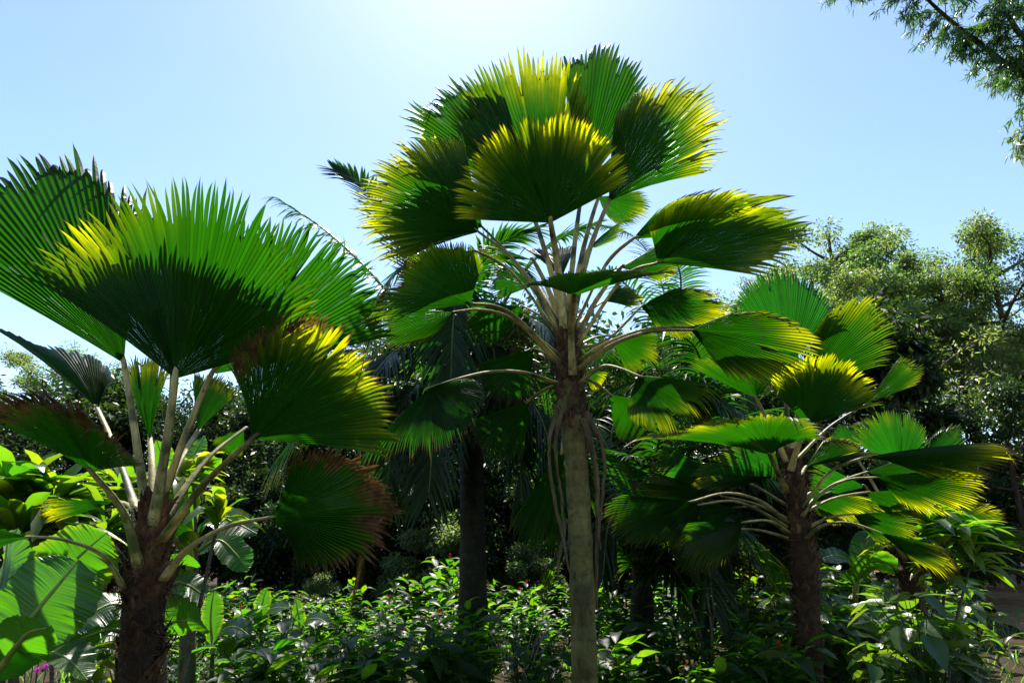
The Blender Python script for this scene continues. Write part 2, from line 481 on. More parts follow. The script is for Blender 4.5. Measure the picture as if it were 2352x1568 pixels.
def fan(mb, H, T, A, B, yellow=0.5, brown=0.1, n=None, split=0.75, bulge=0.05, pleat=0.32, seed=0, rag=0.04, sag=0.05, pw=(1.7, 1.7)):
    """A pleated palmate blade: ribs run from H and end on the curve through the tips A, T, B."""
    rng = np.random.default_rng(seed)
    t, a, b = (T - H) * 1.05, (A - H) * 1.06, (B - H) * 1.06
    Lt, La, Lb = (np.linalg.norm(x) for x in (t, a, b))
    t, a, b = t / Lt, a / La, b / Lb
    tha, thb = (min(math.acos(np.clip(np.dot(t, x), -0.99, 0.999)), 3.0) for x in (a, b))
    if n is None:
        n = int(np.clip((tha + thb) / R(1.65), 28, 104))

    def dirs(ph):
        d = np.where((ph < 0)[:, None], slerp(t, a, np.minimum(-ph / tha, 1) * (ph < 0), tha), slerp(t, b, np.minimum(ph / thb, 1) * (ph >= 0), thb))
        return nrm(d)

    def lens(ph):
        return np.where(ph < 0, Lt + (La - Lt) * np.abs(ph / tha) ** pw[0], Lt + (Lb - Lt) * np.abs(ph / thb) ** pw[1])

    e = np.linspace(-tha, thb, n + 1)
    pm = 0.5 * (e[:-1] + e[1:])
    dl, dr, dm = dirs(e[:-1]), dirs(e[1:]), dirs(pm)
    nn = nrm(np.cross(dl, dr))
    if nn[:, 2].mean() < 0: nn = -nn
    nav = nrm(nn.mean(0))
    k = np.arange(n)
    sm = np.convolve(rng.normal(0, 1, n + 8), np.ones(5) / 5, 'valid')[:n]
    Lk = lens(pm) * (1 + rng.normal(0, 0.018, n) + rag * (sm - 0.3) - (rng.random(n) < rag * 1.2) * rng.uniform(0.05, 0.25, n))
    spl = np.clip(split + rng.normal(0, 0.025, n), 0.4, 0.85)
    r0 = np.array([0.015, 0.14, 0.3, 0.45, 0.58])
    q0 = np.array([0.0, 0.15, 0.32, 0.5, 0.68, 0.84, 0.94, 1.0])
    rows = []
    yk = np.interp(pm, np.linspace(-tha, thb, len(yellow)), yellow) if np.ndim(yellow) else np.full(n, yellow)
    yk = yk * np.clip(1 + .35 * np.convolve(rng.normal(0, 1, n + 12), np.ones(7) / 7 * 2, 'valid')[:n], .35, 1.3) * np.clip(1 + rng.normal(0, .28, n), .4, 1.35)
    bw = np.interp(pm, [-tha, 0, thb], brown) if np.ndim(brown) else np.full(n, brown)
    blen = 0.03 + np.clip(bw * (0.25 + 0.35 * np.abs(sm) + 0.25 * rng.random(n)), 0, 0.85)
    side_j = rng.normal(0, 0.035, n)
    curlk = rng.normal(0.0, 0.05, n) + np.where(rng.random(n) < 0.10, rng.uniform(-0.45, 0.3, n), 0)
    tipc = rng.normal(0, 1, n) * (0.4 + 1.5 * bw)
    rnd = rng.random(n)
    wf, wp, wa = rng.uniform(2.2, 4.0), rng.uniform(0, 6.28), rng.uniform(.02, .045) * Lt

    def wav(ph, r):
        return nav * (wa * np.sin(ph * wf + wp) * r ** 1.5)[:, None] + nav * (wa * .15 * np.sin(ph * 9 + wp * 3) * r ** 2)[:, None]

    fr = np.concatenate([r0 / 0.62, 1 + q0])      # 0..1 joined part, 1..2 free part
    for f in fr:
        joined = f <= 1
        r = f * spl if joined else spl + (f - 1) * (1 - spl)
        q = np.zeros(n) if joined else np.full(n, f - 1)
        cen = dm * (Lk * r)[:, None]
        Lj = lens(pm) * r
        el = dl * (Lj if joined else Lk * r)[:, None]
        er = dr * (Lj if joined else Lk * r)[:, None]
        if joined:   # neighbouring edges meet exactly
            el = dl * (lens(e[:-1]) * r)[:, None]
            er = dr * (lens(e[1:]) * r)[:, None]
        wseg = np.linalg.norm(er - el, axis=1)
        gq = np.clip((1 - q ** 1.5) ** 0.85, 0.04, 1)
        gq = np.where(q > 0.8, gq * np.clip((1 - q) / 0.2 * 0.75 + 0.2, 0.08, 1), gq)
        el = el + wav(e[:-1], r); er = er + wav(e[1:], r); cen = cen + wav(pm, r)
        L_ = cen + (el - cen) * gq[:, None]
        R_ = cen + (er - cen) * gq[:, None]
        C_ = cen + nn * ((pleat + 0.45 * (1 - r) ** 2) * wseg * gq)[:, None]
        off = nav * (bulge * Lt * 4 * r * (1 - r))[:, None] if np.ndim(r) else nav * bulge
        off = off + nn * (curlk * Lk * q ** 2 * 0.5)[:, None] + (er - el) * (side_j * 5 * q ** 1.5)[:, None]
        off = off - UP * (sag * Lk * q ** 2 * 0.5)[:, None]
        tw = np.clip(q - 0.75, 0, 1) * 4
        off = off + nn * (tipc * 0.02 * Lt * tw ** 2)[:, None]
        dead = np.clip((r - (1 - blen)) / 0.03, 0, 1)
        col = np.stack([r, yk, dead, rnd], -1)
        rows.append((np.stack([L_ + off, C_ + off, R_ + off], 1) + H, np.repeat(col[:, None], 3, 1)))
    V = np.stack([x[0] for x in rows], 1)  # noqa       # n, rows, 3, xyz
    C = np.stack([x[1] for x in rows], 1)
    nr = V.shape[1]
    i, j = np.meshgrid(np.arange(nr - 1), np.arange(2), indexing='ij')
    q = np.stack([i * 3 + j, i * 3 + j + 1, (i + 1) * 3 + j + 1, (i + 1) * 3 + j], -1).reshape(-1, 4)
    F = (np.arange(n) * nr * 3)[:, None, None] + q[None]
    mb.add(V, F, C.reshape(-1, 4))
    # costa running into the blade
    return nav, t * Lt


def tang0(a):
    return np.stack([-np.sin(a), np.cos(a), np.zeros(len(a))], -1)


def fan_palm(label, trunk_pts, trunk_r, trunk_mat, fronds, d0, group, seed, green=False, pet_r=0.029, fibre_zone=(0.72, 1.0), hang=()):
    rng = np.random.default_rng(seed)
    tp = [P(*q) for q in trunk_pts]
    low, nxt = tp[0], tp[1]
    dirn = nxt - low
    foot = low - dirn * (low[2] / dirn[2])
    base = np.array([foot[0], foot[1], 0.0])
    root = empty("fan_palm", base)
    tag(root, label, "palm", group)
    # trunk
    pts = [base - np.array([0, 0, 0.05])] + tp
    rr = [trunk_r[0] * 1.15] + list(trunk_r)
    c = spline(pts, 90)
    rad = np.interp(np.linspace(0, 1, 90), np.linspace(0, 1, len(rr)), rr)
    rad = rad * (1 + 0.03 * np.sin(np.arange(90) * 1.25) + rng.normal(0, 0.012, 90))
    mb = MB()
    tube(mb, c, rad, n=24, jit=0.025, rng=rng, ref=np.array([0, 1.0, 0]))
    tr = mb.build("trunk", trunk_mat, root, base)
    # fibre: loose strands and leaf-base scales round the upper trunk
    mb = MB()
    i0, i1 = int(fibre_zone[0] * 89), int(fibre_zone[1] * 89)
    m = 900
    ii = rng.integers(i0, i1 + 1, m)
    ang = rng.uniform(0, 2 * math.pi, m)
    outw = np.stack([np.cos(ang), np.sin(ang), np.zeros(m)], -1)
    p = c[ii] + outw * (rad[ii] * rng.uniform(0.9, 1.06, m))[:, None]
    tang = np.stack([-np.sin(ang), np.cos(ang), np.zeros(m)], -1)
    d = nrm(outw * rng.uniform(0.05, 0.5, m)[:, None] + tang * rng.normal(0, 0.8, m)[:, None] + UP * rng.normal(0.0, 0.7, m)[:, None])
    ribbons(mb, p, d, outw, rng.uniform(0.06, 0.2, m), rng.uniform(0.002, 0.006, m), droop=rng.uniform(0, 0.5, m), prof=[1, 1, .8, .3], rows=4, cols=2)
    m = 120
    ii = np.sort(rng.integers(i0, i1 + 1, m))
    ang = rng.uniform(0, 2 * math.pi, m)
    outw = np.stack([np.cos(ang), np.sin(ang), np.zeros(m)], -1)
    p = c[ii] + outw * (rad[ii] * 0.97)[:, None]
    d = nrm(outw * rng.uniform(.2, .55, m)[:, None] + UP + tang0(ang) * rng.normal(0, .35, m)[:, None])
    ribbons(mb, p, d, outw, rng.uniform(0.08, 0.17, m), rng.uniform(0.10, 0.17, m), droop=-0.1, fold=-0.35, prof=[1, .95, .6, .25, .1], rows=6, cols=5, wave=0.02, rng=rng)
    mb.build("fibre", M['fibre'], root, base)
    # fronds
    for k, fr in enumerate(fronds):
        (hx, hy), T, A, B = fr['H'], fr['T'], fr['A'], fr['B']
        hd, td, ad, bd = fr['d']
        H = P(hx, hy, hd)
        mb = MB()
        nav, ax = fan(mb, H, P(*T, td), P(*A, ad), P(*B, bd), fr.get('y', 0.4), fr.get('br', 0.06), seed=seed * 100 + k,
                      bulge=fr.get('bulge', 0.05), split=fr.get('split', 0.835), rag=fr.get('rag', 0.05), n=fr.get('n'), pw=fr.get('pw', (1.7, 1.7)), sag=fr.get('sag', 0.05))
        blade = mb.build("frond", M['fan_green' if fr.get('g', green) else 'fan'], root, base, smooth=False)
        if fr.get('label'): blade["label"] = fr['label']
        an = fr['an']
        a3 = P(an[0], an[1], an[2] if len(an) > 2 else d0)
        mids = [P(*q) for q in fr.get('via', [])]
        if not mids:
            mids = [a3 + (H - a3) * 0.5 + UP * fr.get('arch', 0.06) * np.linalg.norm(H - a3)]
        pr = pet_r * fr.get('pr', 1.0)
        mb = MB()
        tube(mb, [a3] + mids + [H, H + ax * 0.06], [pr * 1.35, pr * 1.02, pr * .88, pr * 0.78, pr * 0.60, pr * 0.22], n=10, m=40, flat=0.5, jit=0.03, rng=rng)
        mb.build("petiole", M['petiole'], blade, base)
    for k, hp in enumerate(hang):
        mb = MB()
        rs = hp[-1]
        pp = spline([P(*q) for q in hp[:-1]], 34); pp[3:] += np.cumsum(rng.normal(0, .0035, (31, 3)), 0)
        tube(mb, pp, [rs * 1.9, rs * 1.1, rs * .8, rs * 0.9, rs * 0.45], n=8, flat=0.4, jit=0.07, rng=rng, cap=True)
        mb.build("dead_petiole", M['petiole_dead'], root, base)
    return root


def F(H, T, A, B, d, an, **kw):
    return dict(H=H, T=T, A=A, B=B, d=d, an=an, **kw)


centre = [
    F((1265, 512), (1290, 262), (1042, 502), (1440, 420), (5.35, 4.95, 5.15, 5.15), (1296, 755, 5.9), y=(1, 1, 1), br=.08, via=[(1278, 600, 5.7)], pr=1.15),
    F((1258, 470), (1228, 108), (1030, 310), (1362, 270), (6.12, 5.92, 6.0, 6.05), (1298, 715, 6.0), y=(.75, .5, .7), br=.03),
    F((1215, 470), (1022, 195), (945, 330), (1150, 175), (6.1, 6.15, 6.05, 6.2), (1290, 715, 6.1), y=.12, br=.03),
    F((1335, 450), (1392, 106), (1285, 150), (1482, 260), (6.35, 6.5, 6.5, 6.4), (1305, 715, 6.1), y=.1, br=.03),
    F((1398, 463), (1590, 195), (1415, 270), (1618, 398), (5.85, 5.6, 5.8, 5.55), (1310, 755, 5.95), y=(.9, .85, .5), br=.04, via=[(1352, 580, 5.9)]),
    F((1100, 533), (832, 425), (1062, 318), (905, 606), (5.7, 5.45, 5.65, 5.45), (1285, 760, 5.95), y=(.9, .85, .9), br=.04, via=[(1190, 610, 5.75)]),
    F((1108, 522), (905, 420), (1062, 352), (955, 578), (5.95, 5.8, 5.95, 5.8), (1288, 745, 6.0), y=.2, br=.03),  # added frond hidden behind the left leaf above, shades its interior
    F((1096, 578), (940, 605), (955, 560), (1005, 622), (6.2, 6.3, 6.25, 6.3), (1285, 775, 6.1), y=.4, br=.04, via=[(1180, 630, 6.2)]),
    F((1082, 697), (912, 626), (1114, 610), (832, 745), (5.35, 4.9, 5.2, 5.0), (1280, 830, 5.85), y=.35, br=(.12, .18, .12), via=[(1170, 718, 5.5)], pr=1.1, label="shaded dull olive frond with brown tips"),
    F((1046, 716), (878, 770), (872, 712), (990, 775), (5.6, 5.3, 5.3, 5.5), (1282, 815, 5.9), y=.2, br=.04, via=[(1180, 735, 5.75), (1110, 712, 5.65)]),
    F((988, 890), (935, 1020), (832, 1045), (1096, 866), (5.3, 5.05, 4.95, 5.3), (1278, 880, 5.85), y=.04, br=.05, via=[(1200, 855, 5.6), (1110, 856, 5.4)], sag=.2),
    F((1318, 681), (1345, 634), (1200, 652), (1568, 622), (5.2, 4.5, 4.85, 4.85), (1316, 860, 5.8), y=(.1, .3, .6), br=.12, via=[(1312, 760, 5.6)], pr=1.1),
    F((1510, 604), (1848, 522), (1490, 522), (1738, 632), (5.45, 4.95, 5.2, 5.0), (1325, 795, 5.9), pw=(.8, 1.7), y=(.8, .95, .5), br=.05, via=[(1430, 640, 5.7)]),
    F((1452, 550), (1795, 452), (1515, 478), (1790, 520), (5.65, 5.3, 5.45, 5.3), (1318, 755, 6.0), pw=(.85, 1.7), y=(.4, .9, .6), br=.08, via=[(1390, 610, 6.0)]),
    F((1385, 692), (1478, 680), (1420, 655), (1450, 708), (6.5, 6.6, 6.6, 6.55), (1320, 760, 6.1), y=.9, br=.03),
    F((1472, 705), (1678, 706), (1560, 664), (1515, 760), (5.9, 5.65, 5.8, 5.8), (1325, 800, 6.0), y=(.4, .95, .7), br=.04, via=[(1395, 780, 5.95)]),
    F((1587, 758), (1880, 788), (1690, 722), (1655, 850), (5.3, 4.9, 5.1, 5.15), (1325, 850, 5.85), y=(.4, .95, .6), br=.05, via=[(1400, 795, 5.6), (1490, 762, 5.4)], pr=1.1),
    F((1580, 752), (1815, 765), (1690, 735), (1650, 822), (5.5, 5.2, 5.35, 5.4), (1325, 830, 5.95), y=.2, br=.04, via=[(1400, 785, 5.7), (1490, 755, 5.6)]),  # extra frond tucked out of sight, added to shade the leaf before it
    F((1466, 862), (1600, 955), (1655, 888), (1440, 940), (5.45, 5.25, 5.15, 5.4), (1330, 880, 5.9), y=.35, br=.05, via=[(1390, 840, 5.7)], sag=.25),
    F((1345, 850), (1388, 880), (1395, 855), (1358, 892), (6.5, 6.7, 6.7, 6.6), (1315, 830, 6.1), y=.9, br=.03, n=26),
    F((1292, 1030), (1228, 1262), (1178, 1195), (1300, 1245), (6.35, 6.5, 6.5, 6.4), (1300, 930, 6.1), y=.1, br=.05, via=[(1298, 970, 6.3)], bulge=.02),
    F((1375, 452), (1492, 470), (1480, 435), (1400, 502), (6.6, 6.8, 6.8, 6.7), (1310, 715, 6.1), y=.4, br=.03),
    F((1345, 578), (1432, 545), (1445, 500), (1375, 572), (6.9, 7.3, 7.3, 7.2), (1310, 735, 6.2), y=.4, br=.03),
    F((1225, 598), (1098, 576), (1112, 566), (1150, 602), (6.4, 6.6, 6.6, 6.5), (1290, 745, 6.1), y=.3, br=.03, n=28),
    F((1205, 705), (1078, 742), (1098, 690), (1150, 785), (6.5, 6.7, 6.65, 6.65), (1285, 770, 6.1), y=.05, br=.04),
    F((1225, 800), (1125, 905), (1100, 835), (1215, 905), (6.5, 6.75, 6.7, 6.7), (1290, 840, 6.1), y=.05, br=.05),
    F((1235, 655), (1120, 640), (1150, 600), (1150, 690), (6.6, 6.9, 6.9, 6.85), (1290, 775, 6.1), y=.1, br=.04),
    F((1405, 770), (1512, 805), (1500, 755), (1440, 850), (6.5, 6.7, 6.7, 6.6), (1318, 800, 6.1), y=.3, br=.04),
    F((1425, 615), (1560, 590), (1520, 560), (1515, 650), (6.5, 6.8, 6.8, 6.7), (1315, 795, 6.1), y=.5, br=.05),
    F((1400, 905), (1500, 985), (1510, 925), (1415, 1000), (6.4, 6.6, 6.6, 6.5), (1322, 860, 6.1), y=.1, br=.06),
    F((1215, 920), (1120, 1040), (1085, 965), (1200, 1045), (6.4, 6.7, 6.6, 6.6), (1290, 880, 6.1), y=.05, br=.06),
    F((1290, 640), (1262, 575), (1180, 560), (1330, 560), (6.9, 7.5, 7.4, 7.4), (1298, 755, 6.15), y=.3, br=.03, pr=.9),
]
fan_palm("tallest fan palm with a smooth tan trunk standing between the other two",
         [(1344, 1580, 6.0), (1334, 1250, 6.0), (1322, 1050, 6.0), (1312, 930, 6.0), (1305, 830, 6.0), (1301, 760, 6.0), (1299, 715, 6.02)],
         [.112, .108, .108, .14, .105, .085, .05], M['trunk_tan'], centre, 6.0, "fan palms in front of the thicket", 3, fibre_zone=(0.5, 0.86),
         hang=[[(1282, 930, 5.86), (1268, 1000, 5.8), (1276, 1110, 5.82), (1318, 1330, 5.85), .018],
               [(1290, 940, 5.84), (1276, 1010, 5.8), (1290, 1130, 5.84), (1300, 1230, 5.84), .016],
               [(1345, 945, 5.9), (1386, 1040, 5.9), (1385, 1130, 5.92), (1366, 1280, 5.92), .018],
               [(1340, 960, 5.86), (1366, 1050, 5.86), (1372, 1160, 5.88), (1372, 1260, 5.9), .02],
               [(1300, 1190, 5.85), (1290, 1250, 5.86), (1280, 1330, 5.88), .016],
               [(1350, 1000, 5.95), (1372, 1130, 5.95), (1374, 1400, 5.98), .02]])

left = [
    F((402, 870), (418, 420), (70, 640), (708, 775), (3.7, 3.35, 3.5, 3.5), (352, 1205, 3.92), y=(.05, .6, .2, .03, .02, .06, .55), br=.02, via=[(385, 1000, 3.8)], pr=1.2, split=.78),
    F((398, 840), (420, 480), (170, 570), (660, 640), (3.98, 3.72, 3.85, 3.85), (352, 1185, 3.98), y=.1, br=.02, via=[(388, 1000, 3.98)]),  # unseen frond added behind the big front fan to shadow its lower half
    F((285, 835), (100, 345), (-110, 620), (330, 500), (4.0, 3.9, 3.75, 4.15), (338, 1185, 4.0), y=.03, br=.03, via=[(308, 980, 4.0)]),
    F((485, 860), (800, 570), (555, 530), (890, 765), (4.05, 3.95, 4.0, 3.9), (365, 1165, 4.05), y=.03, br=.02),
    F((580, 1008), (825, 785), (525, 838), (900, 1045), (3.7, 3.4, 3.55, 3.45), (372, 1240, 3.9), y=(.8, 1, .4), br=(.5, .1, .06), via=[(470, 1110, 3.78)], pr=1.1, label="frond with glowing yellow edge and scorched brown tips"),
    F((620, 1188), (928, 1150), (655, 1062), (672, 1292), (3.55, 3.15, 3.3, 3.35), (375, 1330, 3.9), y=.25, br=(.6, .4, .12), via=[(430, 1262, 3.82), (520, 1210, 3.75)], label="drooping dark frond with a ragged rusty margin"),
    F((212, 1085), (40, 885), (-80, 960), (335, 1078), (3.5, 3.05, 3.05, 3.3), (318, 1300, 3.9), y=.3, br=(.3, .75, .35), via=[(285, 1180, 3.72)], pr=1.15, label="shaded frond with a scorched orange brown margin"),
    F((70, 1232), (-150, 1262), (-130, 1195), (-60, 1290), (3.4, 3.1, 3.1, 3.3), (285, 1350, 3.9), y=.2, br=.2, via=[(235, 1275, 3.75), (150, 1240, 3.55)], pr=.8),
    F((345, 1010), (335, 815), (285, 830), (395, 845), (4.5, 4.6, 4.6, 4.6), (350, 1165, 4.15), y=.7, br=.02, n=30),
    F((225, 940), (110, 800), (-40, 752), (262, 878), (4.7, 5.35, 5.25, 5.05), (325, 1205, 4.15), y=.1, br=.04, via=[(268, 1040, 4.5)]),
    F((265, 1150), (96, 1180), (105, 1148), (125, 1198), (4.5, 4.6, 4.6, 4.6), (330, 1200, 4.15), y=.95, br=.05, n=26),
    F((385, 1180), (438, 1268), (455, 1225), (405, 1262), (4.5, 4.7, 4.7, 4.6), (365, 1180, 4.15), y=.7, br=.05, n=28),
    F((560, 985), (512, 1042), (488, 1010), (556, 1045), (4.8, 4.9, 4.9, 4.9), (375, 1195, 4.15), y=.2, br=.03, via=[(470, 1060, 4.5)], n=28),
    F((455, 990), (500, 862), (440, 850), (550, 905), (4.7, 4.9, 4.9, 4.9), (362, 1165, 4.1), y=.6, br=.03),
]
fan_palm("nearest fan palm with a shaggy dark trunk beside the banana leaves",
         [(316, 1580, 4.0), (328, 1430, 4.0), (336, 1340, 4.0), (343, 1270, 4.0), (349, 1205, 4.0), (353, 1160, 4.02)],
         [.108, .115, .115, .10, .075, .035], M['trunk_dark'], left, 4.0, "fan palms in front of the thicket", 7, pet_r=0.026, fibre_zone=(0.12, 0.97))

right = [
    F((1805, 850), (1826, 622), (1682, 720), (1916, 700), (7.0, 7.05, 7.0, 7.05), (1812, 1050, 6.85), y=.05, br=.02, g=True),
    F((1850, 880), (2015, 690), (1878, 748), (2030, 838), (6.9, 6.7, 6.8, 6.7), (1818, 1050, 6.8), y=(.8, .5, .2, .15, .15), br=.03),
    F((1854, 978), (1945, 828), (1764, 884), (2028, 928), (6.4, 6.05, 6.2, 6.15), (1816, 1080, 6.7), y=1, br=.05, pr=1.1),
    F((1736, 914), (1672, 795), (1580, 840), (1808, 845), (6.6, 6.5, 6.5, 6.6), (1806, 1060, 6.75), y=.15, br=.02, via=[(1772, 985, 6.7)]),
    F((1768, 1044), (1640, 975), (1432, 1002), (1892, 1005), (6.1, 5.3, 5.4, 5.6), (1806, 1130, 6.65), y=.4, br=.08, via=[(1782, 1075, 6.35)]),
    F((1790, 1100), (1655, 1030), (1572, 1092), (1775, 1040), (6.75, 6.7, 6.7, 6.8), (1808, 1130, 6.8), y=.5, br=.03, g=True),
    F((1785, 1095), (1592, 1108), (1600, 1094), (1690, 1122), (6.6, 6.5, 6.5, 6.6), (1806, 1120, 6.75), y=.6, br=.03, n=30),
    F((1592, 1150), (1385, 1165), (1430, 1136), (1565, 1206), (6.2, 5.9, 5.95, 6.2), (1808, 1200, 6.65), y=.2, br=.05, via=[(1745, 1150, 6.5), (1670, 1132, 6.35)]),
    F((1610, 1158), (1480, 1205), (1470, 1165), (1600, 1235), (6.6, 6.5, 6.5, 6.6), (1806, 1210, 6.75), y=.3, br=.05, via=[(1740, 1170, 6.7), (1680, 1150, 6.65)]),
    F((1712, 1198), (1570, 1262), (1552, 1208), (1705, 1235), (6.3, 6.2, 6.1, 6.4), (1810, 1222, 6.65), y=.25, br=.06, via=[(1765, 1196, 6.5)], sag=.2),
    F((1985, 1050), (2330, 1052), (2315, 1024), (2120, 1096), (6.2, 5.7, 6.0, 6.0), (1845, 1165, 6.65), y=.85, br=.12, via=[(1905, 1085, 6.45)]),
    F((2007, 1096), (2256, 1112), (2235, 1078), (2065, 1150), (6.2, 5.95, 6.0, 6.1), (1842, 1185, 6.65), y=1, br=.05, via=[(1890, 1130, 6.5), (1945, 1102, 6.35)]),
    F((1690, 1165), (1560, 1195), (1540, 1150), (1640, 1230), (7.2, 7.3, 7.2, 7.3), (1810, 1200, 6.8), y=.2, br=.05, via=[(1760, 1165, 7.0)]),
    F((1905, 1130), (2040, 1200), (2050, 1150), (1960, 1205), (7.3, 7.4, 7.4, 7.4), (1840, 1190, 6.9), y=.4, br=.05),
    F((1650, 1085), (1500, 1062), (1525, 1022), (1560, 1125), (7.1, 7.2, 7.2, 7.2), (1808, 1160, 6.85), y=.4, br=.05, g=True),
    F((1660, 1140), (1470, 1118), (1500, 1082), (1530, 1160), (6.9, 6.7, 6.8, 6.8), (1808, 1190, 6.8), y=.3, br=.06),
    F((1680, 1215), (1545, 1290), (1520, 1225), (1660, 1285), (6.9, 7.0, 7.0, 7.0), (1810, 1235, 6.8), y=.15, br=.06),
    F((1985, 1085), (2175, 1065), (2140, 1025), (2110, 1130), (7.2, 7.4, 7.4, 7.3), (1842, 1170, 6.9), y=.5, br=.05),
    F((1960, 1180), (2110, 1230), (2120, 1170), (2020, 1250), (6.9, 6.9, 6.9, 6.9), (1846, 1215, 6.8), y=.4, br=.06),
    F((1850, 1072), (1988, 1028), (1893, 1008), (2040, 1048), (7.0, 7.1, 7.1, 7.0), (1830, 1130, 6.85), y=.8, br=.04),
    F((2020, 1222), (2196, 1312), (2170, 1255), (2105, 1296), (6.2, 5.9, 5.95, 6.05), (1850, 1235, 6.65), y=.9, br=.12, via=[(1890, 1206, 6.5), (1950, 1200, 6.35)], sag=.2),
    F((1862, 1130), (1998, 1162), (1990, 1140), (1890, 1188), (6.9, 7.0, 7.0, 7.0), (1835, 1160, 6.85), y=.95, br=.05),
    F((1990, 1130), (2110, 1165), (2120, 1120), (2040, 1180), (6.9, 6.9, 6.9, 6.9), (1840, 1180, 6.85), y=.7, br=.05),
    F((1985, 930), (2112, 832), (2060, 825), (2108, 882), (6.9, 6.9, 6.9, 6.85), (1825, 1060, 6.9), y=.5, br=.05, n=26),
]
fan_palm("shorter fan palm with brown fibre hanging off its trunk near the path",
         [(1864, 1580, 6.8), (1856, 1400, 6.8), (1846, 1290, 6.8), (1832, 1180, 6.8), (1820, 1090, 6.8), (1814, 1030, 6.8)],
         [.112, .11, .135, .11, .08, .05], M['trunk_dark'], right, 6.8, "fan palms in front of the thicket", 11, fibre_zone=(0.24, 0.96))

behind = [
    F((2065, 1078), (2050, 944), (1956, 1012), (2138, 1012), (8.5, 8.5, 8.5, 8.4), (2088, 1260, 8.7), y=.3, br=.02, g=True),
    F((2112, 1078), (2202, 980), (2135, 1005), (2190, 1050), (8.7, 8.8, 8.8, 8.7), (2092, 1260, 8.7), y=.3, br=.02, g=True),
    F((1975, 1062), (1925, 974), (1908, 1000), (1965, 985), (9.2, 9.3, 9.3, 9.3), (2082, 1260, 8.8), y=.1, br=.02, g=True),
    F((1988, 1118), (1858, 1095), (1868, 1058), (1880, 1142), (8.2, 8.2, 8.2, 8.2), (2080, 1270, 8.6), y=.3, br=.03, g=True),
    F((2135, 1216), (2302, 1180), (2230, 1150), (2292, 1228), (8.2, 8.0, 8.1, 8.0), (2095, 1280, 8.6), y=.9, br=.05),
    F((2140, 1235), (2370, 1232), (2340, 1205), (2300, 1265), (7.8, 7.4, 7.5, 7.5), (2098, 1290, 8.6), y=.1, br=.05),
    F((1995, 1170), (1872, 1168), (1880, 1145), (1890, 1185), (8.4, 8.4, 8.4, 8.4), (2080, 1285, 8.6), y=.4, br=.03, g=True),
    F((2090, 1150), (2080, 1050), (1990, 1080), (2170, 1070), (9.0, 9.4, 9.3, 9.3), (2090, 1270, 8.8), y=.2, br=.02, g=True),
]
fan_palm("small fan palm with shaggy straw fibre on its trunk behind the strap leaves",
         [(2096, 1580, 8.7), (2094, 1430, 8.7), (2092, 1330, 8.7), (2090, 1240, 8.7)],
         [.14, .16, .15, .08], M['trunk_dark'], behind, 8.7, "fan palms in front of the thicket", 17, fibre_zone=(0.4, 0.98))


# ---------------------------------------------------------------- feather palms
def feather(mb_leaf, mb_rach, pts, Lmax, seed, yellow=0.2, dead=0.0, n=64, wleaf=0.035, r0=0.022, droop=0.35, vee=0.25, gap=0.0, roll=0.0):
    rng = np.random.default_rng(seed)
    c = spline(pts, n)
    tg, sd, nn = frames(c)
    if roll:
        sd, nn = sd * math.cos(roll) + nn * math.sin(roll), nn * math.cos(roll) - sd * math.sin(roll)
    tube(mb_rach, c, [r0, r0 * .7, r0 * .45, r0 * .15], n=6)
    t = np.linspace(0, 1, n)
    st = int(n * 0.16)
    for s in (-1, 1):
        idx = np.arange(st, n)
        idx = idx[rng.random(len(idx)) > gap]
        u = (t[idx] - t[st]) / (1 - t[st])
        ang = np.radians(72 - 42 * u) + rng.normal(0, 0.05, len(idx))
        d = tg[idx] * np.cos(ang)[:, None] + sd[idx] * (s * np.sin(ang))[:, None] + nn[idx] * (vee * (1 - 0.6 * u) + rng.normal(0, .04, len(idx)))[:, None]
        L = Lmax * np.interp(u, [0, .12, .4, .75, 1], [.55, .85, 1, .85, .55]) * (1 + rng.normal(0, .05, len(idx)))
        nrml = nn[idx] - sd[idx] * (s * 0.4)
        C = np.zeros((len(idx), 4)); C[:, 1] = yellow; C[:, 2] = dead if not np.ndim(dead) else 0; C[:, 3] = rng.random(len(idx))
        if dead: C[:, 2] = np.clip(dead + rng.normal(0, .15, len(idx)), 0, 1)
        ribbons(mb_leaf, c[idx], d, nrml, L, wleaf * rng.uniform(.8, 1.15, len(idx)), droop=np.clip(droop * (1 + rng.normal(0, .25, len(idx))), 0, 2),
                fold=0.3, prof=LEAFLET, rows=6, cols=3, col=C)


def feather_palm(label, foot_px, crown_px, tr, fronds, seed, trunk_mat, group="feather palms behind the fan palms"):
    rng = np.random.default_rng(seed)
    top = P(*crown_px)
    b = P(*foot_px)
    base = np.array([b[0], b[1], 0.0])
    root = empty("feather_palm", base)
    tag(root, label, "palm", group)
    mb = MB()
    tube(mb, [base - UP * .05, base * .5 + top * .5, top, top + UP * .35], [tr * 1.25, tr, tr * .95, tr * .5], n=18, m=50, jit=.03, rng=rng, ref=np.array([0, 1.0, 0]))
    mb.build("trunk", trunk_mat, root, base)
    for k, f in enumerate(fronds):
        ml, mr = MB(), MB()
        a = top + UP * .1 + np.array([rng.uniform(-.06, .06), rng.uniform(-.06, .06), rng.uniform(-.1, .25)])
        feather(ml, mr, [a] + [P(*q) for q in f['p']], f.get('L', .55), seed * 50 + k, f.get('y', .15), f.get('dead', 0), f.get('n', 70),
                f.get('w', .046), f.get('r', .03), f.get('droop', .35), f.get('vee', .2), f.get('gap', .02), f.get('roll', 0))
        fr = ml.build("frond", M['feather'], root, base)
        if f.get('dead', 0) > .5: fr["label"] = "dead brown frond hanging down"
        mr.build("rachis", M['rachis' if f.get('dead', 0) < .5 else 'petiole_dead'], fr, base)
    return root


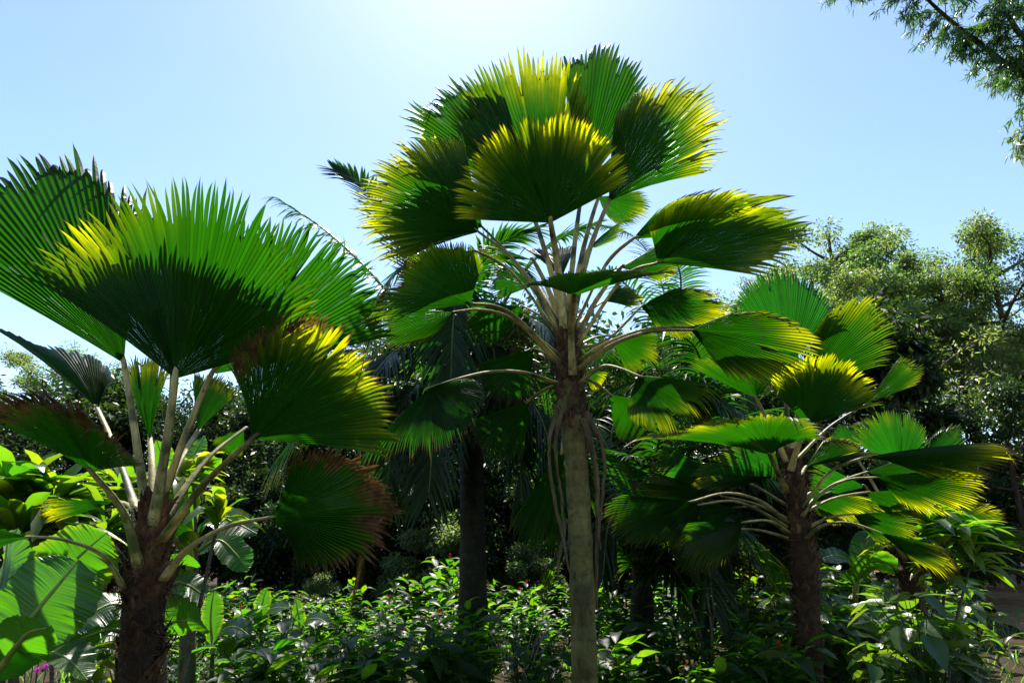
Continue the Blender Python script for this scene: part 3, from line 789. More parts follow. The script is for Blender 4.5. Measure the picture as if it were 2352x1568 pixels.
feather_palm("tall feather palm with a dark mossy trunk behind the tallest fan palm", (1088, 1560, 8.6), (1083, 1010, 8.6), .165, [
    dict(p=[(1010, 780, 8.3), (930, 600, 8.0), (840, 440, 7.8), (770, 392, 7.7)], L=.5, y=.1, droop=.1, roll=1.1),
    dict(p=[(980, 800, 8.2), (880, 660, 7.8), (760, 540, 7.5), (640, 458, 7.2)], L=.5, y=.3, droop=.6, roll=.5),
    dict(p=[(1000, 850, 8.2), (930, 800, 7.7), (860, 860, 7.3), (820, 960, 7.1)], L=.6, y=.8, droop=.8),
    dict(p=[(980, 900, 8.3), (860, 880, 7.9), (740, 940, 7.6), (650, 1040, 7.4)], L=.6, y=.9, droop=.9),
    dict(p=[(1060, 800, 8.4), (1090, 640, 8.2), (1150, 560, 8.0), (1230, 530, 7.9)], L=.6, y=.3, droop=.3),
    dict(p=[(1110, 820, 8.7), (1180, 660, 8.8), (1270, 560, 9.0), (1360, 520, 9.2)], L=.6, y=.3, droop=.3),
    dict(p=[(1120, 850, 8.4), (1190, 740, 8.0), (1260, 760, 7.6), (1300, 880, 7.4)], L=.65, y=.2, droop=.35),
    dict(p=[(1110, 850, 8.3), (1150, 760, 7.9), (1180, 720, 7.6), (1200, 860, 7.3), (1190, 980, 7.2)], L=.4, y=.1, dead=.75, droop=.3, gap=.2, w=.03),
    dict(p=[(1050, 860, 8.3), (1020, 760, 7.9), (1000, 720, 7.6), (980, 800, 7.4)], L=.65, y=.3, droop=.7),
    dict(p=[(1040, 880, 8.9), (960, 760, 9.4), (890, 700, 9.9), (800, 720, 10.3)], L=.65, y=.4, droop=.5),
    dict(p=[(1130, 900, 8.8), (1220, 800, 9.2), (1330, 780, 9.6), (1440, 860, 9.8)], L=.65, y=.3, droop=.5),
    dict(p=[(1060, 980, 8.2), (1000, 940, 7.8), (960, 990, 7.6), (930, 1090, 7.6)], L=.6, y=.6, droop=.9),
    dict(p=[(1120, 980, 8.2), (1200, 920, 7.8), (1250, 980, 7.6), (1260, 1080, 7.6)], L=.6, y=.1, droop=.9),
    dict(p=[(1020, 1060, 8.3), (930, 1090, 8.0), (860, 1160, 7.9), (822, 1350, 7.9)], L=.4, y=0, dead=.9, droop=1.1, w=.016, gap=.2),
    dict(p=[(1040, 780, 8.6), (1000, 640, 8.5), (960, 600, 8.4), (900, 640, 8.2), (870, 740, 8.1)], L=.7, y=.5, droop=.6),
    dict(p=[(1090, 760, 8.9), (1110, 620, 9.0), (1160, 600, 9.0), (1230, 660, 9.0), (1250, 760, 9.0)], L=.7, y=.2, droop=.5),
    dict(p=[(1070, 800, 8.0), (1060, 690, 7.5), (1050, 660, 7.2), (1040, 760, 6.9), (1035, 880, 6.8)], L=.7, y=.1, droop=.6),
    dict(p=[(1100, 820, 8.1), (1130, 800, 7.7), (1140, 860, 7.4), (1150, 960, 7.3)], L=.7, y=.1, droop=.6),
    dict(p=[(1050, 960, 8.2), (970, 880, 7.8), (910, 960, 7.5), (890, 1120, 7.4)], L=.75, y=.15, droop=.4),
    dict(p=[(1080, 980, 8.0), (1030, 900, 7.5), (1000, 980, 7.2), (985, 1130, 7.1)], L=.7, y=.1, droop=.4),
    dict(p=[(1110, 980, 8.1), (1160, 930, 7.7), (1190, 1010, 7.5), (1200, 1150, 7.5)], L=.7, y=.1, droop=.4),
    dict(p=[(1120, 940, 8.9), (1200, 860, 9.3), (1280, 900, 9.6), (1330, 1020, 9.8)], L=.75, y=.1, droop=.7),
    dict(p=[(1140, 1000, 8.6), (1210, 960, 8.9), (1290, 1010, 9.2), (1330, 1100, 9.4)], L=.6, y=.2, droop=.8),
], 23, M['trunk_moss'])

feather_palm("young feather palm with arching fronds just right of the tan trunk", (1470, 1520, 8.8), (1475, 1370, 8.8), .16, [
    dict(p=[(1520, 1100, 8.8), (1605, 900, 8.6), (1590, 790, 8.3), (1480, 765, 8.1), (1335, 838, 8.0)], L=.62, y=.05, droop=.5, n=110),
    dict(p=[(1490, 1140, 8.7), (1530, 960, 8.4), (1600, 900, 8.1), (1680, 950, 7.8), (1740, 1060, 7.7)], L=.65, y=.1, droop=.6, n=90),
    dict(p=[(1530, 1120, 8.6), (1620, 960, 8.2), (1600, 880, 7.9), (1480, 875, 7.7), (1345, 925, 7.6)], L=.7, y=.1, droop=.55, n=110),
    dict(p=[(1500, 1180, 8.7), (1560, 1060, 8.4), (1650, 1020, 8.1), (1760, 1090, 7.8)], L=.6, y=.3, droop=.5),
    dict(p=[(1470, 1180, 8.6), (1440, 1060, 8.2), (1480, 1050, 7.9), (1580, 1030, 7.6)], L=.5, y=.1, droop=.3),
    dict(p=[(1510, 1250, 8.7), (1580, 1180, 8.4), (1680, 1210, 8.2), (1770, 1330, 8.1)], L=.55, y=.6, droop=.6),
    dict(p=[(1530, 1280, 8.8), (1640, 1230, 8.8), (1740, 1260, 8.8), (1810, 1370, 8.8)], L=.55, y=.8, droop=.7),
    dict(p=[(1440, 1200, 9.0), (1400, 1060, 9.4), (1430, 930, 9.8), (1530, 860, 10.2)], L=.65, y=.3, droop=.4),
    dict(p=[(1500, 1320, 8.5), (1530, 1290, 8.2), (1570, 1340, 8.0), (1600, 1420, 8.0)], L=.4, y=.6, droop=.8),
    dict(p=[(1450, 1290, 8.6), (1400, 1220, 8.4), (1330, 1230, 8.3), (1270, 1290, 8.3)], L=.5, y=.7, droop=.7),
    dict(p=[(1520, 1180, 9.2), (1600, 1050, 9.8), (1700, 960, 10.4), (1840, 930, 11.0)], L=.65, y=.2, droop=.4),
    dict(p=[(1490, 1220, 8.4), (1540, 1130, 8.0), (1610, 1150, 7.7), (1660, 1260, 7.6)], L=.6, y=.1, droop=.7),
    dict(p=[(1520, 1250, 8.3), (1600, 1180, 7.9), (1690, 1210, 7.6), (1770, 1300, 7.5)], L=.6, y=.35, droop=.6),
    dict(p=[(1460, 1240, 8.3), (1440, 1180, 8.0), (1400, 1200, 7.8), (1385, 1320, 7.7)], L=.5, y=.1, droop=.8),
    dict(p=[(1500, 1300, 8.2), (1560, 1230, 7.8), (1620, 1280, 7.5), (1640, 1400, 7.4)], L=.5, y=.1, droop=.7),
    dict(p=[(1430, 1150, 9.0), (1380, 1000, 9.2), (1300, 900, 9.4), (1200, 880, 9.6)], L=.65, y=.2, droop=.5),
], 29, M['trunk_moss'])

feather_palm("far feather palm showing striped fronds between the tallest and shorter fan palms", (1560, 1480, 12.5), (1540, 900, 12.5), .17, [
    dict(p=[(1500, 740, 12.2), (1420, 640, 11.8), (1330, 640, 11.4), (1260, 720, 11.2)], L=.75, y=.3, droop=.4),
    dict(p=[(1560, 720, 12.2), (1560, 620, 11.8), (1520, 590, 11.4), (1440, 610, 11.0)], L=.75, y=.2, droop=.4),
    dict(p=[(1600, 780, 12.6), (1680, 700, 12.8), (1760, 740, 13.0), (1800, 840, 13.2)], L=.75, y=.2, droop=.5),
    dict(p=[(1580, 850, 12.0), (1640, 820, 11.6), (1700, 880, 11.3), (1720, 980, 11.2)], L=.7, y=.3, droop=.6),
    dict(p=[(1490, 820, 12.0), (1420, 780, 11.6), (1350, 830, 11.3), (1320, 920, 11.2)], L=.7, y=.3, droop=.6),
    dict(p=[(1530, 700, 13.0), (1500, 600, 13.6), (1450, 540, 14.2), (1380, 520, 14.8)], L=.75, y=.3, droop=.3),
], 31, M['trunk_moss'])


# ---------------------------------------------------------------- banana-like plants and strap-leaved plants
def broad_leaf(mb, pts, width, seed, yellow=0.0, tears=0.05, fold=0.25, tilt=0.0, dead=0.0, ref=None):
    """A broad leaf with a midrib; the blade tears along its side veins."""
    rng = np.random.default_rng(seed)
    n, h = 130, 7
    c = spline(pts, n)
    tg, sd, nn = frames(c, UP if ref is None else ref)
    if tilt:
        sd, nn = sd * math.cos(tilt) + nn * math.sin(tilt), nn * math.cos(tilt) - sd * math.sin(tilt)
    t = np.linspace(0, 1, n)
    pr = np.interp(t, [0, .08, .22, .45, .7, .88, 1], [.25, .72, .95, 1, .88, .55, .03])
    o = np.linspace(0, 1, h)
    for s in (-1, 1):
        tear = 0
        wav = np.convolve(rng.normal(0, 1, n + 40), np.ones(19) / 19 * 1.6, 'same')[20:n + 20]
        rip = np.sin(np.arange(n) * 1.9) + rng.normal(0, .5, n)
        edge = width * pr * (1 + 0.025 * np.convolve(rng.normal(0, 1, n + 8), np.ones(4) / 2, 'same')[4:n + 4])
        V = c[:, None] + sd[:, None] * (s * edge[:, None] * o)[..., None] + nn[:, None] * (edge[:, None] * fold * o ** 1.4)[..., None]
        V += nn[:, None] * (width * .16 * wav[:, None] * o ** 2)[..., None] + tg[:, None] * (edge[:, None] * .28 * o)[..., None]
        V += nn[:, None] * (width * .005 * rip[:, None] * np.sin(np.pi * np.minimum(o * 1.15, 1)))[..., None]
        V -= UP * (edge[:, None] * .16 * o ** 2)[..., None]
        C = np.zeros((n, h, 4)); C[..., 0] = o[None]; C[..., 1] = yellow; C[..., 3] = np.clip(.5 + .2 * wav + .16 * rip, 0, 1)[:, None]
        C[..., 2] = np.clip(dead * (o[None] - .75) * 6 * (rng.random(n)[:, None]), 0, 1)
        F_ = []
        for i in range(n - 1):
            torn = rng.random() < tears * .4
            for j in range(h - 1):
                if torn and j >= rng.integers(1, 3): continue
                F_.append([i * h + j, i * h + j + 1, (i + 1) * h + j + 1, (i + 1) * h + j])
        mb.add(V, F_, C.reshape(-1, 4))
    return c


def banana_plant(label, foot, stem_top, stem_r, leaves, seed, group="banana plants at the left"):
    b = P(*foot); base = np.array([b[0], b[1], 0.0]); top = P(*stem_top)
    root = empty("banana_plant", base)
    tag(root, label, "banana plant", group)
    rng = np.random.default_rng(seed)
    mb = MB()
    tube(mb, [base - UP * .04, base * .5 + top * .5, top], [stem_r, stem_r * .85, stem_r * .55], n=12, m=20, jit=.02, rng=rng, ref=np.array([0, 1.0, 0]))
    mb.build("stem", M['stem'], root, base)
    for k, lf in enumerate(leaves):
        pts = [P(*q) for q in lf['p']]
        ml = MB()
        broad_leaf(ml, pts, lf['w'], seed * 20 + k, lf.get('y', 0), lf.get('tears', .04), lf.get('fold', .25), lf.get('tilt', 0), lf.get('dead', 0), lf.get('ref'))
        leaf = ml.build("leaf", M['banana'], root, base)
        mr = MB()
        st = top if lf.get('stalk', True) else pts[0]
        tube(mr, [st, st * .45 + pts[0] * .55 + UP * .03] + pts, [.022, .018, .014, .009, .003], n=7, m=34)
        mr.build("midrib", M['midrib'], leaf, base)
    return root


FWD = np.array([0.0, -0.56, 0.83])     # upper leaf side turned partly to the camera
BACK = np.array([0.0, 0.75, 0.66])     # lower side turned to the camera
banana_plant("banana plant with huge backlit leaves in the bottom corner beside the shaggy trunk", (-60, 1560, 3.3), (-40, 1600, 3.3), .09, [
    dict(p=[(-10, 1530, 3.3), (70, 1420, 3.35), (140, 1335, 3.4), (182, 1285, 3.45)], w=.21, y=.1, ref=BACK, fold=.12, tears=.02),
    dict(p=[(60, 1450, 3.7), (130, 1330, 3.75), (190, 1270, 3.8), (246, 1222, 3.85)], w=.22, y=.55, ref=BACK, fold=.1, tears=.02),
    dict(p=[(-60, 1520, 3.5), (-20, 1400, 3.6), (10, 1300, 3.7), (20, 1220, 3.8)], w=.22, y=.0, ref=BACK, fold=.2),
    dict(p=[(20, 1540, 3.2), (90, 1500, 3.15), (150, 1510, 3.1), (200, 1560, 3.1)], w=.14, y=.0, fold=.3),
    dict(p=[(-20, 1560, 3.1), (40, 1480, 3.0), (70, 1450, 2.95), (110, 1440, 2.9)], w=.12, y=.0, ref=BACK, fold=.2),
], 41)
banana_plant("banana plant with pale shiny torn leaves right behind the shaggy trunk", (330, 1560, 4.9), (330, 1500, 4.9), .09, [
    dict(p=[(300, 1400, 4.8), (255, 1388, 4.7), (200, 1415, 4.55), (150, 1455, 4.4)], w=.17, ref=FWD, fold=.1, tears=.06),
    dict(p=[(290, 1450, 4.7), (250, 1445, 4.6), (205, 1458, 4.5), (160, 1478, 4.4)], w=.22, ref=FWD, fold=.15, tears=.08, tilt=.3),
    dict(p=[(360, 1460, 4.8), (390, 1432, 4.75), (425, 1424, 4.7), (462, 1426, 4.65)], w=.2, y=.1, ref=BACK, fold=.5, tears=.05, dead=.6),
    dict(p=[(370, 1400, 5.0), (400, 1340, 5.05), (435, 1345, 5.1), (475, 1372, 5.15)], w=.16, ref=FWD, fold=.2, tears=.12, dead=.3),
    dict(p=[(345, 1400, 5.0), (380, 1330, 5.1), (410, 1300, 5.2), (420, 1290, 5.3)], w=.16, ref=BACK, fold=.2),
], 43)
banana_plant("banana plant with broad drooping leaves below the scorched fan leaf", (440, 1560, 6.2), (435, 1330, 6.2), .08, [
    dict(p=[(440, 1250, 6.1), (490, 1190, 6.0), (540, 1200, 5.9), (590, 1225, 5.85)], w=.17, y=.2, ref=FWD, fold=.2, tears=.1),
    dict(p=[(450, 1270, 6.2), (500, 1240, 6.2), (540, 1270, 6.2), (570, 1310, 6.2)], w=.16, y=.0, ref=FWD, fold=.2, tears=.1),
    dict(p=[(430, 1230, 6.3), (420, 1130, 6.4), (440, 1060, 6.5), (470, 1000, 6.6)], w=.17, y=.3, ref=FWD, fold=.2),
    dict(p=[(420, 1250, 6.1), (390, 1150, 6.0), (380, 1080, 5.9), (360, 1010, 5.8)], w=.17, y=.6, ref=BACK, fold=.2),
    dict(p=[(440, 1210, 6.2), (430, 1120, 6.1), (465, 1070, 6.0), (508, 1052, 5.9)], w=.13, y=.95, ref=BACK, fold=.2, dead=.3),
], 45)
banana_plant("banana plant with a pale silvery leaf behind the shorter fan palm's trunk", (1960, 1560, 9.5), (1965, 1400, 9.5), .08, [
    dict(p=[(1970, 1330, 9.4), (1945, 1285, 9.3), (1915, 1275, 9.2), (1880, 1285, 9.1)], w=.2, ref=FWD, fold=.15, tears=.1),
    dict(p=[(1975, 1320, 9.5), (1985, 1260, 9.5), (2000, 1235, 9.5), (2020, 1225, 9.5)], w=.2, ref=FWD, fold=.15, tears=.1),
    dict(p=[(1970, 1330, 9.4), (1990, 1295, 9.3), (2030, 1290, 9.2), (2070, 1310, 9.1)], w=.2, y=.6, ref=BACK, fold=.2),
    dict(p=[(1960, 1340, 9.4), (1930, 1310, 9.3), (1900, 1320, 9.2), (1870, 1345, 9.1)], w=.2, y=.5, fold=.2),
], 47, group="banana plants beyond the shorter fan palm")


def rosette(mb, c, n, L, W, rng, yellow, droop=(.3, .8), up=(0.15, 1.2), toward=None):
    ang = rng.uniform(0, 2 * math.pi, n)
    el = rng.uniform(up[0], up[1], n)
    d = np.stack([np.cos(ang) * np.cos(el), np.sin(ang) * np.cos(el), np.sin(el)], -1)
    p = c + UP * rng.uniform(-.12, .08, n)[:, None] + d * .015
    nn = UP - d * d[:, 2:3]
    C = np.zeros((n, 4)); C[:, 1] = np.clip(yellow + rng.normal(0, .25, n), 0, 1); C[:, 3] = rng.random(n)
    ribbons(mb, p, d, nn, L * rng.uniform(.75, 1.15, n), W * rng.uniform(.8, 1.15, n), droop=rng.uniform(*droop, n), fold=.35, prof=STRAP, rows=10, cols=5,
            col=C, wave=.05, rng=rng)


def strap_plant(label, heads, foot, seed, n=24, L=.5, W=.1, yellow=.3, group="strap-leaved plants", cane_r=.016):
    b = P(*foot); base = np.array([b[0], b[1], 0.0])
    root = empty("strap_leaf_plant", base)
    tag(root, label, "plant", group)
    rng = np.random.default_rng(seed)
    for h in heads:
        c = P(*h[:3])
        s = h[3] if len(h) > 3 else 1.0
        mb = MB()
        f = base + np.array([rng.uniform(-.12, .12), rng.uniform(-.12, .12), -.03])
        tube(mb, [f, f * .5 + c * .5 + np.array([rng.uniform(-.08, .08), rng.uniform(-.08, .08), 0]), c], [cane_r * 1.3, cane_r, cane_r * .8], n=8, m=18, ref=np.array([0, 1.0, 0]))
        cane = mb.build("cane", M['cane'], root, base)
        mb = MB()
        rosette(mb, c, int(n * s), L * s, W * s, rng, yellow)
        mb.build("leaf_head", M['strap'], cane, base)
    return root


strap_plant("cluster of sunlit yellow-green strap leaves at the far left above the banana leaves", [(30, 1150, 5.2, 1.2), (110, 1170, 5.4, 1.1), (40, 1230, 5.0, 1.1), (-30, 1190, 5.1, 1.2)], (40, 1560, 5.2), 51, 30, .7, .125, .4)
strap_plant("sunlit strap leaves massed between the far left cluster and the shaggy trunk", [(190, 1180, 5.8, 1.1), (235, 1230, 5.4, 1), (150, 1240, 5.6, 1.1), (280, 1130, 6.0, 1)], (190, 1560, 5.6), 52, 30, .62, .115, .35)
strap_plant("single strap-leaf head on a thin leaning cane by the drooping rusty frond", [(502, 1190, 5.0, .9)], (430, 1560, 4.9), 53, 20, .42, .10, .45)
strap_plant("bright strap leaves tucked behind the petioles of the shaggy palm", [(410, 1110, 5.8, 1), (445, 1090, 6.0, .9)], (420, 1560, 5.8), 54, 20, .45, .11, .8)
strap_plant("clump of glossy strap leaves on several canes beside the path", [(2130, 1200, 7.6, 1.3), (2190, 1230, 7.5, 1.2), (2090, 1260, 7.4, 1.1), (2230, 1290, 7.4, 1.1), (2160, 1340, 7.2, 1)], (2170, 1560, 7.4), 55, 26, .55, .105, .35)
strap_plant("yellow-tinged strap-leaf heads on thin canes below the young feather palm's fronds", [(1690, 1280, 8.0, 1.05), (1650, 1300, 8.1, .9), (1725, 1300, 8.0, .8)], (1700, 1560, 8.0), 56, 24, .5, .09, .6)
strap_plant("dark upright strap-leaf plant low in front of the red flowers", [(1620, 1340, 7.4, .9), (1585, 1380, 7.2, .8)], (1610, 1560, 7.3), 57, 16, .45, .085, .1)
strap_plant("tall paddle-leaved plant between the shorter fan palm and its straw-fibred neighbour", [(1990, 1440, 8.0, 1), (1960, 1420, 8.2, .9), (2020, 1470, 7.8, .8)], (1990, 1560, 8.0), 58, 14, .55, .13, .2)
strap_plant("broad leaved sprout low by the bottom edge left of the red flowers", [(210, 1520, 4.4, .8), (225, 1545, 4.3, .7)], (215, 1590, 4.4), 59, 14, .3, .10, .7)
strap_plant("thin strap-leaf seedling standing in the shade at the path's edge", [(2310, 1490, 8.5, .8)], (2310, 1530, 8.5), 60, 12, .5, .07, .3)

banana_plant("young banana sprout rising from the gingers left of the mossy trunk", (600, 1560, 8.0), (600, 1470, 8.0), .03, [
    dict(p=[(600, 1440, 8.0), (615, 1405, 8.0), (635, 1395, 7.9), (665, 1395, 7.8)], w=.13, y=.4, ref=FWD, fold=.2),
    dict(p=[(597, 1440, 8.0), (575, 1415, 7.9), (560, 1410, 7.8), (535, 1425, 7.7)], w=.14, y=.3, ref=BACK, fold=.2),
    dict(p=[(602, 1440, 8.0), (600, 1400, 8.0), (605, 1375, 8.0), (612, 1350, 8.0)], w=.10, y=.8, ref=BACK, fold=.2)], 61, group="banana sprouts among the gingers")
banana_plant("short banana sprout with one upright lit leaf among the gingers", (690, 1560, 8.4), (690, 1470, 8.4), .03, [
    dict(p=[(688, 1440, 8.4), (686, 1415, 8.4), (682, 1395, 8.4), (680, 1375, 8.4)], w=.09, y=.9, ref=BACK, fold=.2),
    dict(p=[(690, 1445, 8.4), (705, 1425, 8.3), (730, 1420, 8.2), (755, 1432, 8.1)], w=.12, y=.2, ref=FWD, fold=.2)], 62, group="banana sprouts among the gingers")
banana_plant("lone banana sprout with a curled pale leaf beside the leaning cane", (490, 1580, 6.5), (488, 1500, 6.5), .03, [
    dict(p=[(488, 1480, 6.5), (484, 1430, 6.5), (486, 1390, 6.5), (492, 1355, 6.5)], w=.11, y=.6, ref=BACK, fold=.3),
    dict(p=[(490, 1480, 6.5), (515, 1445, 6.4), (545, 1440, 6.3), (575, 1460, 6.2)], w=.13, y=.3, ref=FWD, fold=.2)], 63, group="banana sprouts among the gingers")

# ---------------------------------------------------------------- understorey: red-flowered gingers
def ginger_proto(seed, h, n, Lf, Wf):
    rng = np.random.default_rng(seed)
    mb = MB()
    k = 3
    for s in range(k):
        a = rng.uniform(0, 6.28); lean = rng.uniform(.05, .35)
        hh = h * rng.uniform(.75, 1.1)
        pts = [np.array([0.04 * math.cos(a), 0.04 * math.sin(a), 0]), np.array([lean * .35 * math.cos(a), lean * .35 * math.sin(a), hh * .55]), np.array([lean * math.cos(a), lean * math.sin(a), hh])]
        c = spline(pts, 24)
        tube(mb, c, [.009, .007, .004], n=5, col=(0, 0, 0, 0))
        m = n
        t = np.linspace(.08, 1, m)
        i = (t * 23).astype(int)
        az = np.arange(m) * 1.15 + rng.uniform(0, 6) + rng.normal(0, .2, m)
        el = rng.uniform(-.05, .5, m) + t * .25
        d = np.stack([np.cos(az) * np.cos(el), np.sin(az) * np.cos(el), np.sin(el)], -1)
        nn = UP - d * d[:, 2:3] + rng.normal(0, .25, (m, 3))
        C = np.zeros((m, 4)); C[:, 1] = rng.random(m) * .8; C[:, 3] = rng.random(m)
        ribbons(mb, c[i], d, nn, Lf * rng.uniform(.7, 1.2, m), Wf * rng.uniform(.8, 1.2, m), droop=rng.uniform(.1, .6, m), fold=.3, prof=LANCE, rows=6, cols=3, col=C)
    me = mb.mesh("ginger_plant")
    me.materials.append(M['ginger'])
    tip = c[-1]
    fb = MB()
    rr = np.random.default_rng(seed + 1)
    m = 26
    az = np.arange(m) * 2.4; z = np.linspace(0, .06, m)
    d = np.stack([np.cos(az), np.sin(az), np.linspace(.2, 2.0, m)], -1)
    ribbons(fb, tip + np.stack([0 * z, 0 * z, z], -1), d, np.stack([-np.cos(az), -np.sin(az), 0 * az + .4], -1), .028, .021, droop=0, fold=.4, prof=[.6, 1, .9, .1], rows=4, cols=3)
    fm = fb.mesh("flower_head"); fm.materials.append(M['red'])
    return me, fm


gp = [ginger_proto(70 + i, [1.0, 1.12, .92, 1.05, 1.15, .95][i], [20, 22, 18, 22, 20, 21][i], .25 + .03 * (i % 3), .085 + .015 * (i % 2)) for i in range(6)]
bigp = [ginger_proto(170 + i, .62, 11, .40, .13)[0] for i in range(2)]
r6 = np.random.default_rng(8)
for k in range(20):
    y = r6.uniform(6.0, 7.2); x = y * r6.uniform(-.47, .05) if k < 13 else y * r6.uniform(.1, .42)
    o = bpy.data.objects.new("broad_leaf_plant", bigp[k % 2]); COL.objects.link(o)
    s = r6.uniform(.7, 1.15); o.location = (x, y, -.02); o.rotation_euler = (0, 0, r6.uniform(0, 6.28)); o.scale = (s, s, s)
    side = "left of the tan trunk" if k < 13 else "right of the tan trunk"
    tag(o, "low plant with long broad leaves along the bottom edge " + side, "plant", "broad-leaved plants along the bottom edge " + side)
rng = np.random.default_rng(77)
cand = []
for yy in np.arange(6.2, 11.6, .48):
    for xx in np.arange(-yy * .62, yy * .46, .5):
        cand.append((xx + rng.uniform(-.2, .2), yy + rng.uniform(-.2, .2)))
keep = []
for (x, y) in cand:
    px = 1176 + x / y * 2352 / 36 * FOCAL * (1 / 1.0)
    if x < -y * .5 and y < 8.2: continue
    if x > .75 and rng.random() < .15: continue
    keep.append((x, y))
rng.shuffle(keep)
keep = keep[:295]
for k, (x, y) in enumerate(keep):
    me, fm = gp[k % 6]
    o = bpy.data.objects.new("ginger_plant", me); COL.objects.link(o)
    s = rng.uniform(.62, 1.22) * np.interp(y, [5.9, 7.5, 11], [.8, .95, 1.08])
    o.location = (x, y, -.02); o.rotation_euler = (rng.normal(0, .12), rng.normal(0, .12), rng.uniform(0, 6.28)); o.scale = (s, s, s)
    hump = math.exp(-((x / y + .075) / .06) ** 2)
    s *= (.64 + .34 * hump) if x < .75 else .80
    o.scale = (s, s, s)
    red = rng.random() < .3
    zone = "between the shaggy dark trunk and the mossy trunk" if x < -.8 else "about the foot of the tan trunk" if x < .9 else "under the young feather palm's fronds"
    tag(o, ("red-flowered leafy ginger " if red else "flowerless leafy ginger ") + zone, "ginger plant",
        ("red flowered gingers " if red else "flowerless gingers ") + zone)
    if red:
        f = bpy.data.objects.new("flower_head", fm); COL.objects.link(f); f.parent = o
        f.location = (0, 0, 0)

# heart-leaved plants lower right
def heart_proto(seed, n, h, L, W):
    rng = np.random.default_rng(seed)
    mb = MB()
    az = rng.uniform(0, 6.28, n)
    r = rng.uniform(.08, .38, n)
    z = h * rng.uniform(.35, 1.0, n)
    tip = np.stack([r * np.cos(az), r * np.sin(az), z], -1)
    for q in range(n):
        tube(mb, [(0, 0, 0), tip[q] * np.array([.5, .5, .65]), tip[q]], [.006, .005, .003], n=4, m=8)
    d = np.stack([np.cos(az), np.sin(az), rng.uniform(-.7, .4, n)], -1)
    C = np.zeros((n, 4)); C[:, 1] = rng.random(n); C[:, 3] = rng.random(n)
    ribbons(mb, tip - nrm(d) * L * .15, d, UP + rng.normal(0, .3, (n, 3)), L * rng.uniform(.6, 1.2, n), W * rng.uniform(.8, 1.2, n), droop=.15, fold=.25, prof=HEART, rows=8, cols=5, col=C, wave=.03, rng=rng)
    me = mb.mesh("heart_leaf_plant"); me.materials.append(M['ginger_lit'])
    return me


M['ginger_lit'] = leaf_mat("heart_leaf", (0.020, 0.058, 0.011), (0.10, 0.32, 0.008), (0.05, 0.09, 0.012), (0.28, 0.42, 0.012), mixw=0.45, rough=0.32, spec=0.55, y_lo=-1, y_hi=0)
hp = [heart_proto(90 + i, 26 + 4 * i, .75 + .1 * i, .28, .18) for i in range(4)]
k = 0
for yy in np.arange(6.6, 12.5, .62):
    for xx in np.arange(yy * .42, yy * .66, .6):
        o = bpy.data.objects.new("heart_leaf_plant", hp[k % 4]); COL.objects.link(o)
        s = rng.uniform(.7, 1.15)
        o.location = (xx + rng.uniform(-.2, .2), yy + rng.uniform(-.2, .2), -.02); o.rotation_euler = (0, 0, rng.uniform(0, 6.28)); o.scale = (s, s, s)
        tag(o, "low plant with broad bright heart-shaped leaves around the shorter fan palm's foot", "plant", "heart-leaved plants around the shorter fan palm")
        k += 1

# grass and ground cover
mb = MB()
m = 5000
gx = rng.uniform(-9, 11, m); gyy = rng.uniform(6.0, 14, m)
ok = np.abs(gx / gyy) < .9
gx, gyy = gx[ok], gyy[ok]; m = len(gx)
az = rng.uniform(0, 6.28, m)
d = np.stack([np.cos(az) * .5, np.sin(az) * .5, np.ones(m)], -1)
C = np.zeros((m, 4)); C[:, 3] = rng.random(m)
ribbons(mb, np.stack([gx, gyy, np.full(m, -.03)], -1), d, np.stack([-np.cos(az), -np.sin(az), np.full(m, .5)], -1), rng.uniform(.15, .5, m), rng.uniform(.008, .02, m), droop=rng.uniform(.1, .6, m), fold=.2, prof=[.8, 1, .7, .05], rows=5, cols=2, col=C)
o = mb.build("grass", M['grass']); tag(o, kind='stuff')

# dry twigs and orchids
b = P(1190, 1600, 6.9); b[2] = 0
mb = MB()
r2 = np.random.default_rng(4)
for q in range(11):
    a = r2.uniform(-1.2, 1.2); hgt = r2.uniform(.45, .8)
    e = b + np.array([math.sin(a) * .35, r2.uniform(-.2, .2), hgt])
    mid = b * .5 + e * .5 + np.array([r2.uniform(-.06, .06), 0, .05])
    tube(mb, [b + np.array([r2.uniform(-.05, .05), 0, -.02]), mid, e], [.008, .006, .002], n=5, m=10)
    e2 = mid + np.array([r2.uniform(-.2, .2), r2.uniform(-.1, .1), r2.uniform(.1, .3)])
    tube(mb, [mid, e2], [.005, .001], n=4, m=5)
o = mb.build("dry_shrub", M['twig_dry'], None, b)
tag(o, "bare pale dry twigs sticking up beside the foot of the tan trunk", "dry shrub")

b = P(85, 1620, 3.9); b[2] = 0
root = empty("orchid", b); tag(root, "magenta flowered orchid in the shade under the huge banana leaves", "orchid")
mb = MB(); fb = MB()
for q in range(6):
    e = P(50 + q * 12 + r2.uniform(-8, 8), 1500 + r2.uniform(-5, 40), 3.9 + r2.uniform(-.1, .1))
    tube(mb, [b, b * .4 + e * .6, e], [.006, .004, .003], n=5, m=10)
    az = np.arange(5) * 1.256
    d = np.stack([np.cos(az), np.full(5, -.4), np.sin(az)], -1)
    ribbons(fb, np.tile(e, (5, 1)), d, np.tile([0, -1.0, 0.2], (5, 1)), .019, .016, droop=.1, fold=.1, prof=[.4, 1, .9, .1], rows=4, cols=3)
mb.build("stem", M['stem'], root, b); fb.build("blossom", M['magenta'], root, b)


